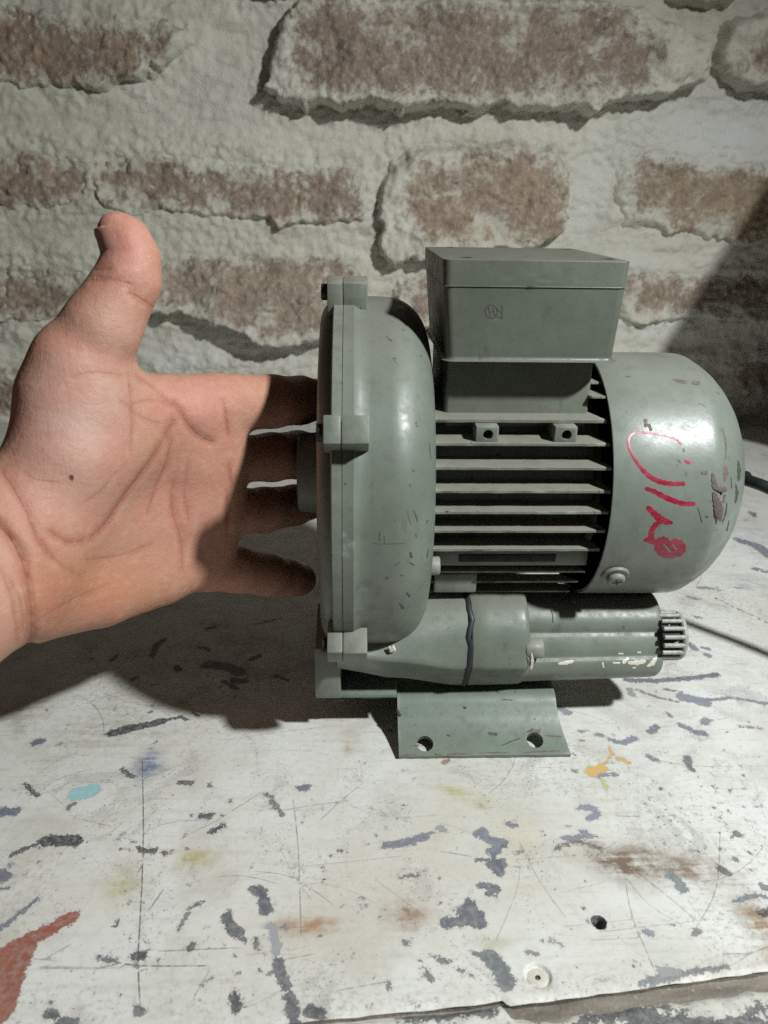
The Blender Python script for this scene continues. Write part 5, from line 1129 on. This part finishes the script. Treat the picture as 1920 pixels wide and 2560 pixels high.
me.polygons.foreach_set('loop_start', np.arange(0, HQ.size, 4, dtype=np.int32)); me.polygons.foreach_set('loop_total', np.full(len(HQ), 4, np.int32)); me.update(); me.validate()
hand = link('person', me, M['skin'], None, True, None)
hand['label'] = 'bare left hand held flat beside the housing, palm to camera, thumb up'; hand['category'] = 'hand'
dd = HV-CAM; zc = dd@fw; HU = 960+F*(dd@rt)/zc; HW = 1280-F*(dd@up)/zc
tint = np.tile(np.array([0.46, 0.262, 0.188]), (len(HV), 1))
for cx_, cy_, sx, sy, c_, k2 in ((175, 1050, 140, 170, (0.51, 0.355, 0.31), 0.9), (310, 640, 80, 110, (0.47, 0.225, 0.185), 0.8), (260, 830, 80, 80, (0.51, 0.35, 0.285), 0.7), (220, 1480, 200, 90, (0.46, 0.225, 0.125), 0.85), (80, 1540, 90, 90, (0.42, 0.19, 0.10), 0.6), (480, 1010, 110, 70, (0.50, 0.245, 0.20), 0.7), (480, 1250, 90, 120, (0.48, 0.235, 0.18), 0.6), (20, 1500, 50, 120, (0.50, 0.33, 0.26), 0.7), (400, 1130, 60, 60, (0.47, 0.29, 0.19), 0.5)):  # the orange heel blobs put warm bounced light into the skin colour
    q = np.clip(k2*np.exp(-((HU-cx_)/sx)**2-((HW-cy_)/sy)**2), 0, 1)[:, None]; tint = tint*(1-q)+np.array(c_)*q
for pts, dep_, wd in creases:      # creases are a little redder
    q = np.array(spline([np.append(p, 0) for p in np.array(pts, float)], 4))[:, :2]; best = np.full(len(HU), 1e9)
    for i in range(len(q)-1):
        e = q[i+1]-q[i]; t = np.clip(((HU-q[i, 0])*e[0]+(HW-q[i, 1])*e[1])/(e@e), 0, 1); best = np.minimum(best, (HU-q[i, 0]-t*e[0])**2+(HW-q[i, 1]-t*e[1])**2)
    g = np.clip(0.75*min(dep_+0.15, 1.2)*np.exp(-best/(wd*wd*0.9)), 0, 0.6)[:, None]; tint = tint*(1-g)+np.array([0.33, 0.125, 0.085])*g
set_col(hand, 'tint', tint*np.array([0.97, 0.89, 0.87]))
csd = np.full(len(HU), 99.0); cbest = np.full(len(HU), 99.0); cst = np.zeros(len(HU))
r3 = np.random.default_rng(3); lines = [(p, min(1.0, 0.2+0.6*d_)) for p, d_, w_ in creases]
for i in range(90):          # fine lines of the palm
    x0_, y0_ = r3.uniform(20, 560), r3.uniform(950, 1560); an = r3.choice([0.2, 1.2, 2.0, -0.6])+r3.normal(0, 0.35); L_ = r3.uniform(18, 80); bd = r3.normal(0, 0.25)
    lines.append(([(x0_+L_*f*math.cos(an+bd*f), y0_+L_*f*math.sin(an+bd*f)) for f in (0, 0.33, 0.66, 1.0)], r3.uniform(0.06, 0.22)))
for pts, k2 in lines:
    q = np.array(spline([np.append(p, 0) for p in np.array(pts, float)], 4))[:, :2]; n_ = len(q)
    for i in range(n_-1):
        e = q[i+1]-q[i]; L_ = np.linalg.norm(e)+1e-9; mid = (q[i]+q[i+1])/2
        ii = np.where((np.abs(HU-mid[0]) < L_/2+20) & (np.abs(HW-mid[1]) < L_/2+20))[0]
        if len(ii) == 0: continue
        rx = HU[ii]-q[i, 0]; ry = HW[ii]-q[i, 1]
        t = (rx*e[0]+ry*e[1])/L_; sg = (rx*e[1]-ry*e[0])/L_; over = np.maximum(np.maximum(-t, t-L_), 0); a = np.hypot(sg, over)
        m = a < cbest[ii]; tp = np.clip(1.25-abs(2*(i+0.5)/n_-1)**2, 0.2, 1)
        im = ii[m]; cbest[im] = a[m]; csd[im] = sg[m]; cst[im] = (k2*tp*sstep(15, 9, np.abs(sg))*np.clip(1-over/5, 0, 1))[m]
set_attr(hand, 'crease', csd); set_attr(hand, 'creasek', cst)
set_attr(hand, 'mole', np.exp(-((HU-178)/11)**2-((HW-1193)/13)**2))
# thumb nail: a curved plate set into the back of the last joint
M['nail'] = m_plain('thumb_nail_horn', (0.52, 0.27, 0.225, 1), 0.26, 0, 0.15, 300, 0.05)
pa, pb = np.array(TH_[2][0]), np.array(TH_[4][0]); ra, rb_ = TH_[2][1], TH_[4][1]
axv = (pb-pa)/np.linalg.norm(pb-pa); nd = -rt*0.91-fw*0.40+up*0.10; nd = nd-axv*(nd@axv); nd /= np.linalg.norm(nd); sd = np.cross(axv, nd)
NV = []; NF = []; nu, nv_ = 14, 13; L = np.linalg.norm(pb-pa)
for lay in (1.25, -0.7):
    for i in range(nu):
        u = i/(nu-1); f = -0.22+1.58*u
        wid = math.radians(66)*(max(0.0, 1-(abs(2*u-1))**4))**0.45+0.05
        for j in range(nv_):
            a = wid*(2*j/(nv_-1)-1); r = ra+(rb_-ra)*min(f, 1.0)
            r_ = r*(1.0 if f < 1 else math.sqrt(max(0.35, 1-((f-1)*L/rb_)**2)))
            NV.append(pa+axv*L*f+(nd*math.cos(a)+sd*math.sin(a))*(r_*0.985+lay))
for i in range(nu-1):
    for j in range(nv_-1):
        q = (i*nv_+j, i*nv_+j+1, (i+1)*nv_+j+1, (i+1)*nv_+j); NF.append(q); NF.append(tuple(k2+nu*nv_ for k2 in q[::-1]))
edge_ = [j for j in range(nv_)]+[i*nv_+nv_-1 for i in range(1, nu)]+[(nu-1)*nv_+j for j in range(nv_-2, -1, -1)]+[i*nv_ for i in range(nu-2, 0, -1)]
for k2 in range(len(edge_)): a, b = edge_[k2], edge_[(k2+1) % len(edge_)]; NF.append((a, b, b+nu*nv_, a+nu*nv_))
mesh('thumbnail', NV, NF, M['nail'], hand, auto=60)
